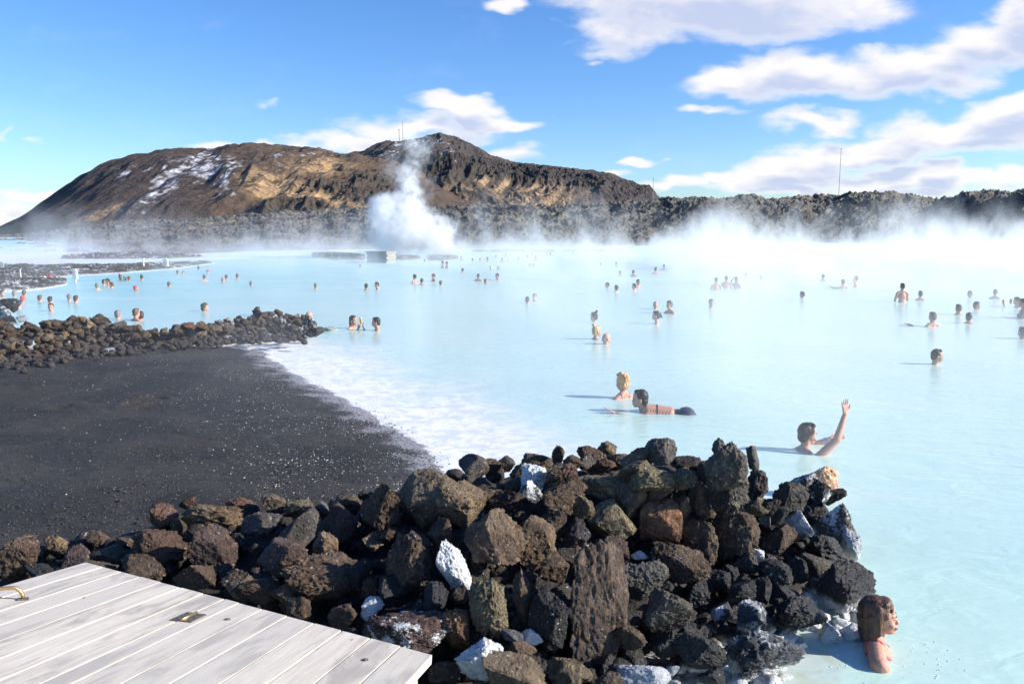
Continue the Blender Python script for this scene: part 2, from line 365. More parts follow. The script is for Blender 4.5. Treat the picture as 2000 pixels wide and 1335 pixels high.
SH_X = [-300, 0, 260, 390, 500, 700, 900, 1100, 1400, 1600, 1800, 2000, 2300]
SH_Y = [497, 496.5, 497, 496, 490, 487, 486, 482, 478, 474, 478, 488, 496]
CR_X = [-300, 0, 60, 140, 200, 270, 340, 430, 500, 600, 720, 860, 950, 1100, 1200, 1270, 1350, 1400, 1480, 1540, 1600, 1640, 1710, 1740, 1800, 1850, 1900, 1950, 2000, 2100, 2300]
CR_Y = [463, 463, 462, 454, 443, 431, 430, 428, 420, 417, 413, 408, 405, 401, 399, 394, 384, 385, 391, 384, 381, 377, 376, 383, 393, 383, 377, 368, 358, 348, 340]
def build_lava():
    nc, nr = 1900, 300
    cx = np.linspace(-250, 2250, nc); u = (cx - 1000) / F
    Ds = np.array([onz(1000, yy)[1] for yy in np.interp(cx, SH_X, SH_Y)])
    cy = np.interp(cx, CR_X, CR_Y)
    Dc = Ds * np.interp(cx, [0, 500, 1000, 1400, 2000], [5.5, 4.5, 2.8, 1.7, 1.55])
    r = np.linspace(0, 1, nr); q = np.where(r < .8, (r / .8) ** 1.5, 1 + (r - .8) / .2 * .9)
    D = Ds[None] + (Dc - Ds)[None] * q[:, None]
    tt = (D - Ds[None]) / (Dc - Ds)[None]
    zc = np.array([atD(x, y, d)[2] for x, y, d in zip(cx, cy, Dc)])
    prof = np.where(tt < 1, sstep(-.25, 1.05, tt) * 1.07 - .07, 1 - .08 * (tt - 1))
    Z = zc[None] * prof
    X = u[None] * D / (_cp) ; P = np.stack([X.ravel(), D.ravel(), np.zeros(D.size)], 1)
    sc = (D.ravel() / 100) ** .8
    Lg = np.stack([P[:, 0] / P[:, 1] * 150, np.log(P[:, 1]) * 62, P[:, 0] * 0], 1)
    n = fbm(Lg * .10, 2) * 1.0 + fbm(Lg * .24 + 5, 3, .6, True) * .85 + fbm(Lg * .8 + 9, 3, .6, True) * .34
    edge = sstep(0, .05, tt.ravel()) * .9 + .1
    keep = sstep(1.9, 1.2, tt.ravel())
    sc = D.ravel() / 100; lw = np.repeat(np.interp(cx, [500, 1000], [.62, 1])[None], nr, 0).ravel()
    Z = Z.ravel() + n * sc * edge * lw * .60 - .2 - .80 * sc * edge * lw
    Z = np.where(tt.ravel() < .001, -.5, Z)
    P[:, 2] = Z
    me = mesh_np('lava_field', P, grid_faces(nr, nc), smooth=True)
    m, t, fin = material('mossy_lava_field'); Pn = t.pos(); nz = t.xyz(t.n('ShaderNodeNewGeometry').outputs['Normal'])[2]
    n1 = t.noise(Pn, .45, 5, .65); n2 = t.noise(Pn, .06, 3); n3 = t.noise(Pn, 1.6, 4, .7)
    k = t.mr(t.m('ADD', nz, t.m('MULTIPLY', t.m('SUBTRACT', n1, .5), 1.2)), .52, .88)
    moss = t.mix(t.mr(n2, .4, .65), (.20, .175, .125, 1), (.29, .25, .185, 1))
    rockc = t.mix(n3, (.013, .012, .011, 1), (.045, .039, .033, 1))
    c = t.mix(t.m('MULTIPLY', k, t.mr(t.noise(Pn, .09, 4, .6), .36, .62, .16, .88)), rockc, t.mix(1, moss, t.mix(n3, (.6, .6, .6, 1), (1.15, 1.15, 1.15, 1)), 'MULTIPLY'))
    fin(c, .95, t.bump(t.m('ADD', n1, t.m('MULTIPLY', n3, .3)), 1, .9)); me.materials.append(m)
    o = structure('lava_field', me); o['label'] = 'moss covered craggy lava field behind the lagoon'
build_lava()

def build_hill(name, sx, sy, D0, D1, base_y, seed, paint, mid=None, label=''):
    nc, nr = 1000, 260
    cx = np.linspace(sx[0], sx[-1], nc); u = (cx - 1000) / F
    cy = np.interp(cx, sx, sy)
    k = np.ones(9) / 9; cy2 = np.convolve(np.pad(cy, 4, 'edge'), k, 'valid')
    zc = np.array([atD(x, y, D1)[2] for x, y in zip(cx, cy2)])
    zb = np.array([atD(x, base_y, D0)[2] for x in cx])
    r = np.linspace(0, 1.25, nr)[:, None]
    rr = np.clip(r, 0, 1)
    bulge = mid if mid is not None else .5
    prof = (1 - bulge) * rr + bulge * np.sin(rr * math.pi / 2) ** 1.0
    D = D0 + (D1 - D0) * r * np.ones((1, nc))
    Z = zb[None] + (zc - zb)[None] * prof - np.clip(r - 1, 0, 1) * 260 * np.ones((1, nc))
    X = u[None] * D / _cp
    P = np.stack([X.ravel(), D.ravel(), Z.ravel()], 1); hrel = (rr * np.ones((1, nc))).ravel()
    amp = sstep(0, .15, hrel) * (1 - .93 * sstep(.82, 1.0, hrel)) * np.repeat((zc - zb)[None], nr, 0).ravel().clip(0, 160) / 160
    # gullies run down the slope: stretched along depth
    G = np.stack([P[:, 0] / 46 + seed + .4 * gn(P / 140), P[:, 1] / 230, P[:, 2] / 240], 1)
    n = fbm(G, 4, .5, True) * 6.5
    n2 = fbm(P / 34 + seed, 3, .5) * 2.2
    big = fbm(P / 260 + seed * 2, 2) * 15
    P[:, 2] += (n + n2 + big) * amp
    sxp, syp = proj(P)
    cols, crag = paint(P, sxp, syp, hrel, n, n2)
    P[:, 2] += crag * (1 - .9 * sstep(.9, 1, hrel)) * fbm(np.stack([P[:, 0] / 20, P[:, 1] / 40, P[:, 2] / 20], 1), 3, .55, True) * 4.5
    P[:, 2] += crag * (1 - .7 * sstep(.9, 1, hrel)) * fbm(P / 8 + 3, 2, .6) * 2
    me = mesh_np(name, P, grid_faces(nr, nc)); vcol(me, 'tone', cols)
    m, t, fin = material(name + '_ground'); a = t.n('ShaderNodeAttribute'); a.attribute_name = 'tone'; Pn = t.pos()
    n1 = t.noise(Pn, .05, 6, .7); n2 = t.noise(Pn, .25, 4, .7)
    c = t.mix(1, a.outputs['Color'], t.mix(t.mr(n1, .32, .68), (.62, .62, .62, 1), (1.35, 1.33, 1.3, 1)), 'MULTIPLY')
    fin(c, .95, t.bump(t.m('ADD', n1, t.m('MULTIPLY', n2, .4)), .9, 9.0)); me.materials.append(m)
    o = structure(name, me); o['label'] = label
def blob(x, y, cx, cy, rx, ry, ang=0, soft=.5):
    a = math.radians(ang); dx, dy = x - cx, y - cy; X = dx * math.cos(a) - dy * math.sin(a); Y = dx * math.sin(a) + dy * math.cos(a)
    return sstep(1 + soft, 1 - soft, np.sqrt((X / rx) ** 2 + (Y / ry) ** 2))
def lerp(c, col, k): k = np.clip(k, 0, 1)[:, None]; return c * (1 - k) + np.array(col)[None] * k
def paint_front(P, x, y, h, n, n2):
    nz = fbm(P / 60, 3); nf = fbm(P / 14, 3, .6); st = fbm(np.stack([P[:, 0] / 10, P[:, 1] / 120, P[:, 2] / 120], 1), 3, .6)
    c = np.tile(np.array([.105, .068, .042]), (len(P), 1))
    c = lerp(c, (.060, .046, .040), sstep(-.2, .5, nz) * .7)
    c = lerp(c, (.062, .044, .036), blob(x, y, 250, 380, 190, 90, 20))  # left slope faces away from the sun; its shade also painted in
    c = lerp(c, (.15, .095, .05), blob(x, y, 690, 330, 90, 45) * sstep(-.3, .4, nf) * .7)
    crag = blob(x, y, 690, 365, 95, 22, 0, .6) * sstep(-.3, .1, nz + nf * .4) + blob(x, y, 575, 405, 70, 16, 0, .5) + blob(x, y, 750, 380, 60, 28)
    crag = np.clip(crag, 0, 1)
    tan = blob(x, y, 525, 365, 55, 28, -20) + blob(x, y, 590, 375, 55, 16, -22) + blob(x, y, 660, 395, 80, 12, -15) + .7 * blob(x, y, 620, 325, 60, 16, 0) + .8 * blob(x, y, 760, 410, 60, 14) + .6 * blob(x, y, 180, 425, 60, 8, 22)
    c = lerp(c, (.46, .30, .15), np.clip(tan, 0, 1) * sstep(-.75, .1, nf + .3 * st) * (1 - crag * .8))
    c = lerp(c, (.07, .055, .042), crag * .85)
    sn = blob(x, y, 330, 355, 110, 22, 35, .8) + .9 * blob(x, y, 430, 345, 45, 38, 0, .8) + .75 * blob(x, y, 385, 320, 90, 14, 0, .8) + .5 * blob(x, y, 225, 345, 40, 14, 30) + .55 * blob(x, y, 545, 320, 12, 28) + .5 * blob(x, y, 600, 300, 110, 7)
    c = lerp(c, (.70, .72, .78), sstep(.50, .95, np.clip(sn, 0, 1) * .62 + .36 * nf + .42 * st) * .72)
    c = lerp(c, (.03, .045, .022), blob(x, y, 60, 455, 150, 18, 0) * .8)
    return c, crag
def paint_rear(P, x, y, h, n, n2):
    nz = fbm(P / 60 + 4, 3); nf = fbm(P / 14, 3, .6); st = fbm(np.stack([P[:, 0] / 12 - P[:, 2] / 14, P[:, 1] / 160, P[:, 2] / 90], 1), 3, .6)
    c = np.tile(np.array([.082, .062, .048]), (len(P), 1))
    c = lerp(c, (.058, .048, .044), sstep(-.2, .5, nz) * .8)
    crag = blob(x, y, 880, 320, 90, 20, -8, .5) + blob(x, y, 1090, 345, 130, 15, -9, .6) + blob(x, y, 960, 335, 90, 14, -12) + blob(x, y, 1240, 375, 40, 20) + .6 * blob(x, y, 840, 350, 40, 24)
    crag = np.clip(crag, 0, 1)
    tan = blob(x, y, 970, 365, 75, 16, -35, .7) + blob(x, y, 1040, 385, 90, 22, -25, .7) + blob(x, y, 1130, 385, 80, 22, -20, .8) * .7 + .7 * blob(x, y, 890, 385, 50, 24)
    c = lerp(c, (.38, .26, .14), np.clip(tan, 0, 1) * sstep(-.5, .3, nf * .5 + st) * (1 - crag * .7))
    c = lerp(c, (.045, .038, .032), crag * .85)
    c = lerp(c, (.055, .045, .043), blob(x, y, 1210, 395, 70, 30) * .8)
    sn = .75 * blob(x, y, 770, 292, 55, 16, 20, .8) + .7 * blob(x, y, 850, 282, 40, 12) + .7 * blob(x, y, 850, 305, 50, 10, 10) + .5 * blob(x, y, 860, 325, 50, 9) + .5 * blob(x, y, 1110, 360, 60, 14, -15)
    c = lerp(c, (.66, .69, .75), sstep(.52, .9, np.clip(sn, 0, 1) * .62 + .34 * nf + .3 * st) * .9)
    return c, crag
build_hill('hill', [-420, -200, 0, 60, 100, 180, 230, 280, 312, 325, 345, 430, 450, 480, 500, 560, 600, 640, 650, 700, 740, 780, 820, 860, 900, 960, 1040],
           [520, 490, 452, 425, 402, 354, 330, 311, 309, 307, 302, 303, 293, 288, 285, 287, 290, 293, 299, 308, 317, 326, 338, 356, 378, 410, 440],
           700, 1350, 470, 1.3, paint_front, .55, 'broad brown hill streaked with snow on its left slope')
build_hill('hill', [640, 700, 730, 762, 790, 820, 850, 872, 895, 925, 960, 1000, 1030, 1060, 1120, 1180, 1205, 1235, 1262, 1275, 1300, 1380],
           [330, 306, 296, 280, 278, 274, 266, 267, 273, 288, 306, 322, 323, 324, 334, 345, 357, 372, 376, 388, 402, 430],
           900, 1900, 455, 4.7, paint_rear, .5, 'dark summit hill with cliffs and a long ridge falling to the right')

# white silica flats on the far left shore and low lava banks between them
m, t, fin = material('silica_flat'); n = t.noise(t.pos(), 1.1, 5, .65)
fin(t.mix(t.mr(n, .35, .7), (.60, .68, .82, 1), (.80, .82, .85, 1)), .7, t.bump(n, .4, .1)); M_FLAT = m
def px_strip(name, top, bot, height, mat, rows=26, cols=240, label='', rough=1.0, seed=0, z0=.02):
    sx = np.linspace(top[0][0], top[-1][0], cols)
    ty = np.interp(sx, *zip(*top)); by = np.interp(sx, *zip(*bot))
    A = np.array([onz(x, y)[:2] for x, y in zip(sx, ty)]); B = np.array([onz(x, y)[:2] for x, y in zip(sx, by)])
    q = np.linspace(0, 1, rows)[:, None, None]; XY = (B[None] * (1 - q) + A[None] * q).reshape(-1, 2)
    e = np.sin(np.linspace(0, 1, rows) * math.pi)[:, None] * np.sin(np.clip(np.linspace(0, 1, cols) * 1.0, .0, 1) * math.pi)[None] ** .35
    P = np.concatenate([XY, np.zeros((len(XY), 1))], 1); e = e.ravel() ** .6
    P[:, 2] = z0 - .12 * (e < .02) + (e * height * (.55 + .5 * fbm(P * .7 + seed, 2) + rough * .35 * fbm(P * 2.2 + seed, 3, .6, True)) if height > 0 else 0)
    if height > 0: P[:, 2] -= .12 * height
    o = structure(name, mesh_np(name, P, grid_faces(rows, cols), mat)); o['label'] = label
    return o
px_strip('silica_flat', [(-250, 494), (0, 496), (125, 492), (250, 498), (420, 494), (600, 489), (700, 487)], [(-250, 520), (0, 514), (100, 519), (250, 514), (420, 508), (600, 497), (700, 490)], 0, M_FLAT, label='flat white silica shore on the far left', z0=.03)
m, t, fin = material('lava_bank'); P = t.pos(); n1 = t.noise(P, 2.2, 5, .7); n2 = t.noise(P, 9, 3, .7); pz = t.xyz(P)[2]
c = t.mix(n1, (.025, .022, .02, 1), (.14, .115, .085, 1))
c = t.mix(t.mr(t.noise(P, 1.6, 4, .7), .53, .62), c, (.68, .69, .70, 1))
c = t.mix(t.mr(t.m('ADD', pz, t.m('MULTIPLY', n1, .12)), .16, .07), c, (.72, .74, .76, 1))
fin(c, .9, t.bump(t.m('ADD', n1, n2), 1, .2)); M_BANK = m
px_strip('lava_bank', [(-250, 515), (0, 517), (80, 519), (200, 518), (270, 516), (330, 514), (420, 512)], [(-250, 560), (0, 558), (60, 548), (130, 541), (230, 535), (330, 527), (420, 515)], .28, M_BANK, 40, 500, 'low dark lava bank speckled white along the left shore', seed=3)
px_strip('lava_bank', [(-100, 545), (0, 547), (60, 546), (105, 546), (132, 548)], [(-100, 575), (0, 573), (60, 568), (105, 562), (132, 556)], .3, M_BANK, 30, 160, 'dark lava spit reaching into the lagoon at the far left', seed=5)
px_strip('lava_bank', [(120, 502), (180, 499), (255, 498), (330, 499), (395, 500)], [(120, 507), (180, 507), (255, 507), (330, 506), (395, 503)], .4, M_BANK, 24, 260, 'dark lava hummocks on the white silica flat', seed=8)
px_strip('lava_bank', [(610, 492), (660, 493), (715, 495)], [(610, 503), (660, 509), (715, 511)], .2, M_BANK, 20, 110, 'misty lava bank left of the white wooden box', seed=11)
px_strip('lava_bank', [(772, 497), (800, 498), (822, 500)], [(772, 510), (800, 510), (822, 508)], .15, M_BANK, 16, 60, 'small rock islet right of the white wooden box', seed=12)
px_strip('lava_bank', [(836, 497), (862, 496), (896, 499)], [(836, 510), (862, 511), (896, 508)], .22, M_BANK, 20, 90, 'dark rock islet under the steam plume', seed=14)
px_strip('lava_bank', [(920, 489), (1000, 488), (1085, 489)], [(920, 493), (1000, 494), (1085, 493)], .25, M_BANK, 14, 120, 'low dark bank in the mist right of the plume', seed=15)
px_strip('lava_bank', [(1098, 489), (1140, 488), (1185, 489)], [(1098, 493), (1140, 494), (1185, 493)], .25, M_BANK, 14, 90, 'low dark bank by the farthest bathers', seed=16)
# ---------------------------------------------------------------- foreground rock wall
ZS = [(-80, 1075, .32), (0, 1065, .35), (200, 1050, .40), (400, 1000, .50), (550, 985, .55), (750, 960, .68), (900, 920, .78), (1100, 900, .85), (1290, 885, .92), (1430, 890, .92), (1500, 960, .6), (1600, 950, .36), (1650, 1040, .16), (1690, 1130, .14),
      (1620, 1220, .06), (1550, 1310, .05), (60, 1110, .3), (150, 1100, .35), (400, 1130, .38), (650, 1200, .34), (850, 1320, .28), (1100, 1330, .26), (1300, 1320, .16), (1450, 1300, .09), (1000, 1150, .5), (1250, 1150, .42), (1450, 1100, .32), (1550, 1080, .22), (900, 1050, .62), (700, 1080, .5), (1400, 1200, .22)]
_zs = np.array(ZS)
def zsurf(x, y):
    d2 = (x - _zs[:, 0]) ** 2 + (y - _zs[:, 1]) ** 2 + 40; w = 1 / d2 ** 1.3; return float((w * _zs[:, 2]).sum() / w.sum())
RIDGE = [(-160, 1085), (0, 1075), (100, 1065), (300, 1010), (500, 990), (750, 955), (890, 925), (1100, 905), (1290, 890), (1430, 900), (1500, 970), (1600, 960), (1650, 1050), (1690, 1140), (1720, 1190)]
BOT = [(-160, 1560), (1290, 1560), (1400, 1480), (1500, 1380), (1560, 1310), (1640, 1250), (1720, 1200)]
def build_mound():
    cols, rows = 260, 90
    xs = np.linspace(-160, 1700, cols); A = []
    for x in xs:
        y0 = np.interp(x, *zip(*RIDGE)) + 14; y1 = np.interp(x, *zip(*BOT)); line = []
        top = onz(x, y0, zsurf(x, y0) - .14)
        for k in range(10):                                   # the hidden back of the bank
            e = 1 - k / 10; line.append(top + np.array([.12 * e, .75 * e, -(top[2] + .25) * e ** 1.5]))
        for k in range(rows):
            y = y0 + (y1 - y0) * k / (rows - 1); z = zsurf(x, min(y, 1345)) - .15 - max(0, y - 1345) * .0003
            line.append(onz(x, y, z))
        A.append(line)
    V = np.array(A).transpose(1, 0, 2).reshape(-1, 3)
    V += np.stack([gn(V * 6), gn(V * 6 + 9), .8 * gn(V * 5 + 4)], 1) * .035 + np.stack([gn(V * 22), gn(V * 22 + 9), gn(V * 22 + 4)], 1) * .012
    m, t, fin = material('dark_rubble'); P = t.pos(); n = t.noise(P, 14, 5, .7)
    pz = t.xyz(P)[2]
    c = t.mix(n, (.012, .011, .011, 1), (.05, .042, .036, 1))
    c = t.mix(t.mr(t.m('ADD', pz, t.m('MULTIPLY', n, .08)), .09, .03), c, (.6, .57, .5, 1))
    fin(c, .9, t.bump(n, 1, .04))
    o = structure('rubble_bank', mesh_np('rubble_bank', V, grid_faces(rows + 10, cols)[:, ::-1], m)); o['label'] = 'dark rubble packed under the foreground boulders'
build_mound()

TINT = dict(brown=(.108, .074, .050), tan=(.19, .138, .085), purple=(.100, .068, .056), grey=(.110, .10, .088), black=(.030, .030, .033), orange=(.19, .105, .055), olive=(.145, .112, .073), slate=(.085, .092, .11), reddish=(.12, .065, .045), white=(.6, .6, .6))
WORD = dict(brown='dark brown', tan='tan', purple='purplish brown', grey='grey', black='black', orange='rusty orange', olive='olive brown', slate='blue grey', reddish='reddish brown', white='white')
# x, y, w, h, turn, colour, kind (l lava, m mossy, p white patches, w silica white), roughness, own label
R = [
(35,1097,95,95,0,'brown','l',.10,'dark brown rounded boulder at the far left behind the bench'),(116,1064,52,40,0,'tan','l',.14,0),(150,1088,60,48,0,'purple','l',.1,0),(190,1050,60,36,0,'brown','l',.14,0),(218,1080,50,30,0,'grey','l',.06,0),(245,1058,44,28,0,'brown','l',.12,0),
(308,1072,98,72,0,'reddish','l',.12,0),(322,1015,66,62,0,'reddish','l',.14,0),(352,1032,40,44,0,'brown','l',.12,0),(415,1003,115,58,0,'tan','l',.18,'knobbly tan clinker boulder topping the left part of the foreground wall'),(413,1075,92,96,0,'purple','l',.06,'rounded purplish brown boulder with fine ridges, left foreground wall'),
(390,1128,95,60,0,'brown','l',.12,0),(475,1145,90,55,0,'tan','l',.14,0),(280,1108,95,55,0,'brown','l',.12,0),(80,1120,70,45,0,'black','l',.1,0),(180,1115,80,45,0,'brown','l',.1,0),  # tan one: brown stone, its sunlit look put into the tint
(465,988,68,34,0,'reddish','l',.14,0),(510,1018,84,54,0,'grey','l',.12,0),(535,985,54,44,0,'olive','l',.08,0),(585,990,64,48,0,'olive','m',.12,0),(622,992,48,38,10,'grey','l',.05,0),
(592,1035,60,118,-38,'grey','l',.05,'smooth grey tilted slab in the left foreground wall'),(628,1066,58,62,0,'tan','l',.10,0),(677,984,68,42,0,'brown','l',.14,0),(675,1027,74,84,0,'purple','l',.10,0),(541,1085,112,80,0,'purple','l',.08,'rounded purplish brown boulder left of the biggest rough dark one'),
(628,1132,172,100,0,'brown','l',.15,'big rough dark brown boulder just above the middle of the wooden bench'),(500,1150,92,55,0,'brown','l',.12,0),(745,993,80,100,0,'brown','l',.14,0),(828,978,150,112,-8,'olive','l',.05,'big smooth olive boulder half in shade atop the wall'),(905,985,105,80,-5,'tan','l',.07,0),
(928,968,80,52,0,'brown','l',.15,0),(726,1057,46,38,0,'tan','l',.12,0),(757,1043,40,32,0,'brown','l',.16,0),(790,1105,98,128,8,'brown','l',.17,'two lobed dark brown rock left of the long white one'),(815,1062,50,60,0,'purple','l',.14,0),
(881,1109,58,128,24,'white','w',.08,'long white silica coated rock standing in the wall'),(727,1187,48,42,12,'grey','w',.06,'small whitish grey block by the right part of the bench'),(795,1237,185,76,-3,'purple','p',.12,'long brown boulder with white patches beside the bench end'),(892,1235,78,98,10,'orange','l',.10,'rusty orange angular boulder right of the bench end'),
(675,1207,64,58,0,'brown','l',.12,0),(722,1150,42,44,0,'brown','l',.14,0),(700,1120,50,60,0,'black','l',.12,0),
(920,914,66,50,0,'grey','l',.05,'square grey block at the left end of the wall crest by the beach'),(958,908,44,40,0,'olive','l',.1,0),(990,906,40,32,0,'grey','l',.08,0),(1012,922,36,34,0,'olive','l',.12,0),(1040,903,62,32,0,'brown','l',.12,0),(1066,915,34,48,0,'tan','l',.12,0),
(1043,932,54,50,0,'white','w',.14,'white crusted rough rock near the wall crest'),(1035,962,56,46,0,'slate','p',.1,0),(1090,890,24,42,0,'brown','l',.12,'small upright pointed stone on the wall crest'),(1112,905,44,32,0,'brown','l',.14,0),(1085,927,38,34,0,'brown','l',.14,0),(1110,922,34,32,0,'reddish','l',.12,0),
(1158,888,58,34,0,'brown','l',.12,0),(1188,880,40,36,0,'tan','l',.08,0),(1170,910,62,40,0,'reddish','l',.12,0),(1145,905,36,30,0,'grey','l',.1,0),(1208,900,50,34,0,'olive','l',.1,0),(1250,892,80,48,0,'olive','l',.08,0),(1293,884,64,58,0,'grey','l',.08,'dark angular block standing highest at the middle of the crest'),
(1255,920,88,54,0,'olive','l',.1,0),(1268,940,88,50,0,'olive','m',.12,'moss topped rock under the highest block of the crest'),(1172,948,112,62,-6,'olive','m',.12,'broad mossy rock in the upper middle of the wall'),(1228,978,64,84,0,'olive','l',.1,0),(1192,1012,100,72,-6,'olive','m',.07,'olive rock with a mossy upper edge above the tall slab'),
(985,980,106,62,0,'brown','l',.17,0),(1090,972,110,66,0,'brown','l',.15,0),(950,1062,136,128,-15,'tan','l',.11,'big brown boulder with a tan lower face right of the long white rock'),(1050,1060,98,102,-10,'tan','l',.07,'smooth tan boulder stained orange in the middle of the wall'),(1087,1018,62,76,0,'brown','l',.08,0),(1130,1045,60,60,0,'black','l',.1,0),
(1287,1012,78,88,0,'orange','l',.09,'rusty topped boulder right of the mossy rocks'),(1284,966,54,36,0,'reddish','l',.1,0),(1328,985,44,60,0,'brown','l',.14,0),(1347,1035,50,66,0,'brown','l',.1,0),
(1165,1182,122,272,5,'purple','l',.07,'tall purplish brown slab leaning upright, the largest stone of the wall'),(1198,1078,56,66,0,'purple','l',.09,0),(962,1180,88,110,0,'tan','m',.12,'rock with a shaggy yellow green moss cap below the centre of the wall'),(1022,1172,46,122,4,'brown','l',.12,'narrow upright brown rock left of the tall slab'),(1085,1112,62,62,0,'brown','l',.1,0),(1072,1200,80,110,0,'black','l',.1,0),  # black one: stone in deep shade, the shade put into its tint
(1255,1130,98,80,-10,'grey','l',.12,'grey brown rough boulder right of the tall slab'),(1302,1192,90,94,-15,'grey','l',.10,0),(1335,1095,120,76,-8,'brown','l',.09,'broad brown boulder with a pale lower edge, right of centre'),(1250,1083,34,20,0,'white','w',.12,'small white stone wedged above the grey boulder'),
(945,1283,104,98,12,'grey','w',.12,'pale speckled grey white rock at the bottom of the wall'),(1038,1248,44,38,0,'white','w',.05,'small bright white block left of the tall slab foot'),(1000,1243,44,24,-15,'slate','l',.04,0),(1015,1270,62,34,-10,'tan','l',.08,0),(1005,1318,134,66,-8,'olive','l',.07,0),(868,1312,60,50,0,'brown','l',.14,0),(1115,1308,90,62,0,'tan','l',.14,0),
(1245,1325,118,62,0,'white','w',.05,'large smooth white rock cut by the lower frame edge'),(1315,1308,26,20,0,'white','w',.1,0),(1190,1330,60,40,0,'brown','l',.1,0),
(1432,915,104,100,0,'grey','l',.13,'dark horned rock towering at the right of the crest'),(1409,882,32,50,0,'grey','l',.1,'left horn stone on the dark towering rock'),(1468,892,30,52,0,'grey','l',.1,'right horn stone on the dark towering rock'),(1420,955,92,90,0,'grey','l',.15,0),(1485,948,48,62,0,'grey','l',.12,0),(1368,968,48,78,0,'tan','l',.1,0),(1395,980,30,50,0,'brown','l',.1,0),(1332,932,64,42,0,'olive','m',.12,0),(1342,905,62,30,0,'black','l',.14,0),
(1425,1048,104,108,-15,'brown','l',.08,'big faceted brown boulder right of centre under the horned rock'),(1362,1052,68,98,12,'brown','l',.1,0),(1515,1057,82,66,0,'brown','l',.1,0),(1483,988,54,36,0,'olive','l',.06,0),(1493,1012,30,32,0,'slate','l',.05,0),(1545,975,64,64,0,'grey','l',.12,0),(1572,950,92,56,0,'grey','p',.12,'grey rock with a white patch before the blonde bather'),(1603,968,48,62,0,'black','p',.1,0),(1628,968,40,36,0,'black','l',.08,0),
(1558,1022,58,62,0,'slate','w',.12,'pale blue white crusted rock at the right of the wall'),(1625,1035,92,96,0,'grey','p',.1,'large grey rock with a white flank above the water on the right'),(1658,1062,44,70,0,'white','w',.08,'white crusted end stone dipping into the lagoon'),(1605,1068,86,66,0,'black','l',.14,0),(1470,1083,52,30,0,'tan','w',.08,'small yellowish white stone among black rocks'),(1457,1100,46,40,0,'grey','l',.1,0),(1510,1127,66,64,0,'black','l',.1,0),(1560,1117,46,54,0,'black','l',.1,0),(1590,1100,56,34,0,'olive','l',.06,0),
(1652,1137,118,104,0,'black','l',.07,'big black block behind the woman in the pink swimsuit'),(1447,1155,58,48,0,'black','l',.08,0),(1488,1146,46,50,0,'black','l',.08,0),(1411,1197,44,44,0,'slate','p',.06,0),(1462,1215,54,88,-32,'slate','p',.05,'smooth blue grey slab slanting towards the water'),(1560,1197,120,72,-12,'black','l',.08,'black wedge rock pointing right over the water'),(1620,1238,30,42,0,'white','w',.06,'white silica tip at the waterline near the swimmer'),
(1490,1282,150,100,-12,'slate','p',.10,'large blue black rock speckled white at the lower right waterline'),(1362,1277,106,72,-12,'black','l',.04,'smooth black boulder with a pale rim, lower right'),(1368,1160,52,52,0,'black','l',.1,0),(1395,1322,66,40,0,'black','l',.1,0),(1400,1130,50,50,0,'black','l',.12,0),(1335,1225,56,50,0,'black','l',.1,0),(1430,1120,40,40,0,'black','l',.1,0),(1530,1160,50,40,0,'black','l',.1,0),(1300,1255,60,50,0,'black','l',.1,0),(1230,1240,60,50,0,'brown','l',.1,0),
(850,1170,50,70,0,'black','l',.12,0),(900,1165,44,44,0,'brown','l',.12,0),(760,1150,60,50,0,'black','l',.1,0),(860,1045,50,70,0,'brown','l',.1,0),(720,1005,40,50,0,'brown','l',.1,0),(590,1185,60,50,0,'brown','l',.1,0),(560,1160,60,50,0,'brown','l',.1,0),(440,1120,60,50,0,'black','l',.1,0),(370,985,40,30,0,'brown','l',.14,0),
(1010,945,46,40,0,'brown','l',.12,0),(1130,985,60,50,0,'olive','l',.1,0),(1375,1010,50,40,0,'brown','l',.12,0),(1455,1000,46,50,0,'grey','l',.12,0),(1520,1005,44,40,0,'black','l',.12,0),(1385,925,46,50,0,'grey','l',.14,0),(1500,985,44,44,0,'black','l',.12,0)]
MATK = dict(l=M_LAVA, m=M_MOSS, p=M_PATCH, w=M_WHITE)
LANDF = [((881, 1109), 'the long white rock'), ((1165, 1182), 'the tall leaning slab'), ((828, 978), 'the big smooth olive boulder'), ((628, 1132), 'the big boulder above the bench'), ((1293, 880), 'the highest crest block'), ((1435, 900), 'the dark horned rock'),
         ((1652, 1137), 'the big black block by the swimmer'), ((1490, 1282), 'the large speckled waterline rock'), ((962, 1180), 'the moss capped rock'), ((413, 1075), 'the ridged rounded left boulder'), ((1425, 1048), 'the big faceted boulder'), ((1043, 932), 'the white crusted crest rock'),
         ((892, 1235), 'the rusty orange angular boulder'), ((165, 1095), 'the far corner of the bench'), ((1558, 1022), 'the pale blue white rock'), ((1172, 948), 'the broad mossy rock')]
ORD = ['', 'second ', 'third ', 'fourth ', 'fifth ', 'sixth ', 'seventh ', 'eighth ', 'ninth ', 'tenth ', 'eleventh ', 'twelfth ']
def side(dx, dy):
    if abs(dx) > 2.2 * abs(dy): return 'right of' if dx > 0 else 'left of'
    if abs(dy) > 2.2 * abs(dx): return 'below' if dy > 0 else 'above'
    return ('below right of' if dx > 0 else 'below left of') if dy > 0 else ('above right of' if dx > 0 else 'above left of')
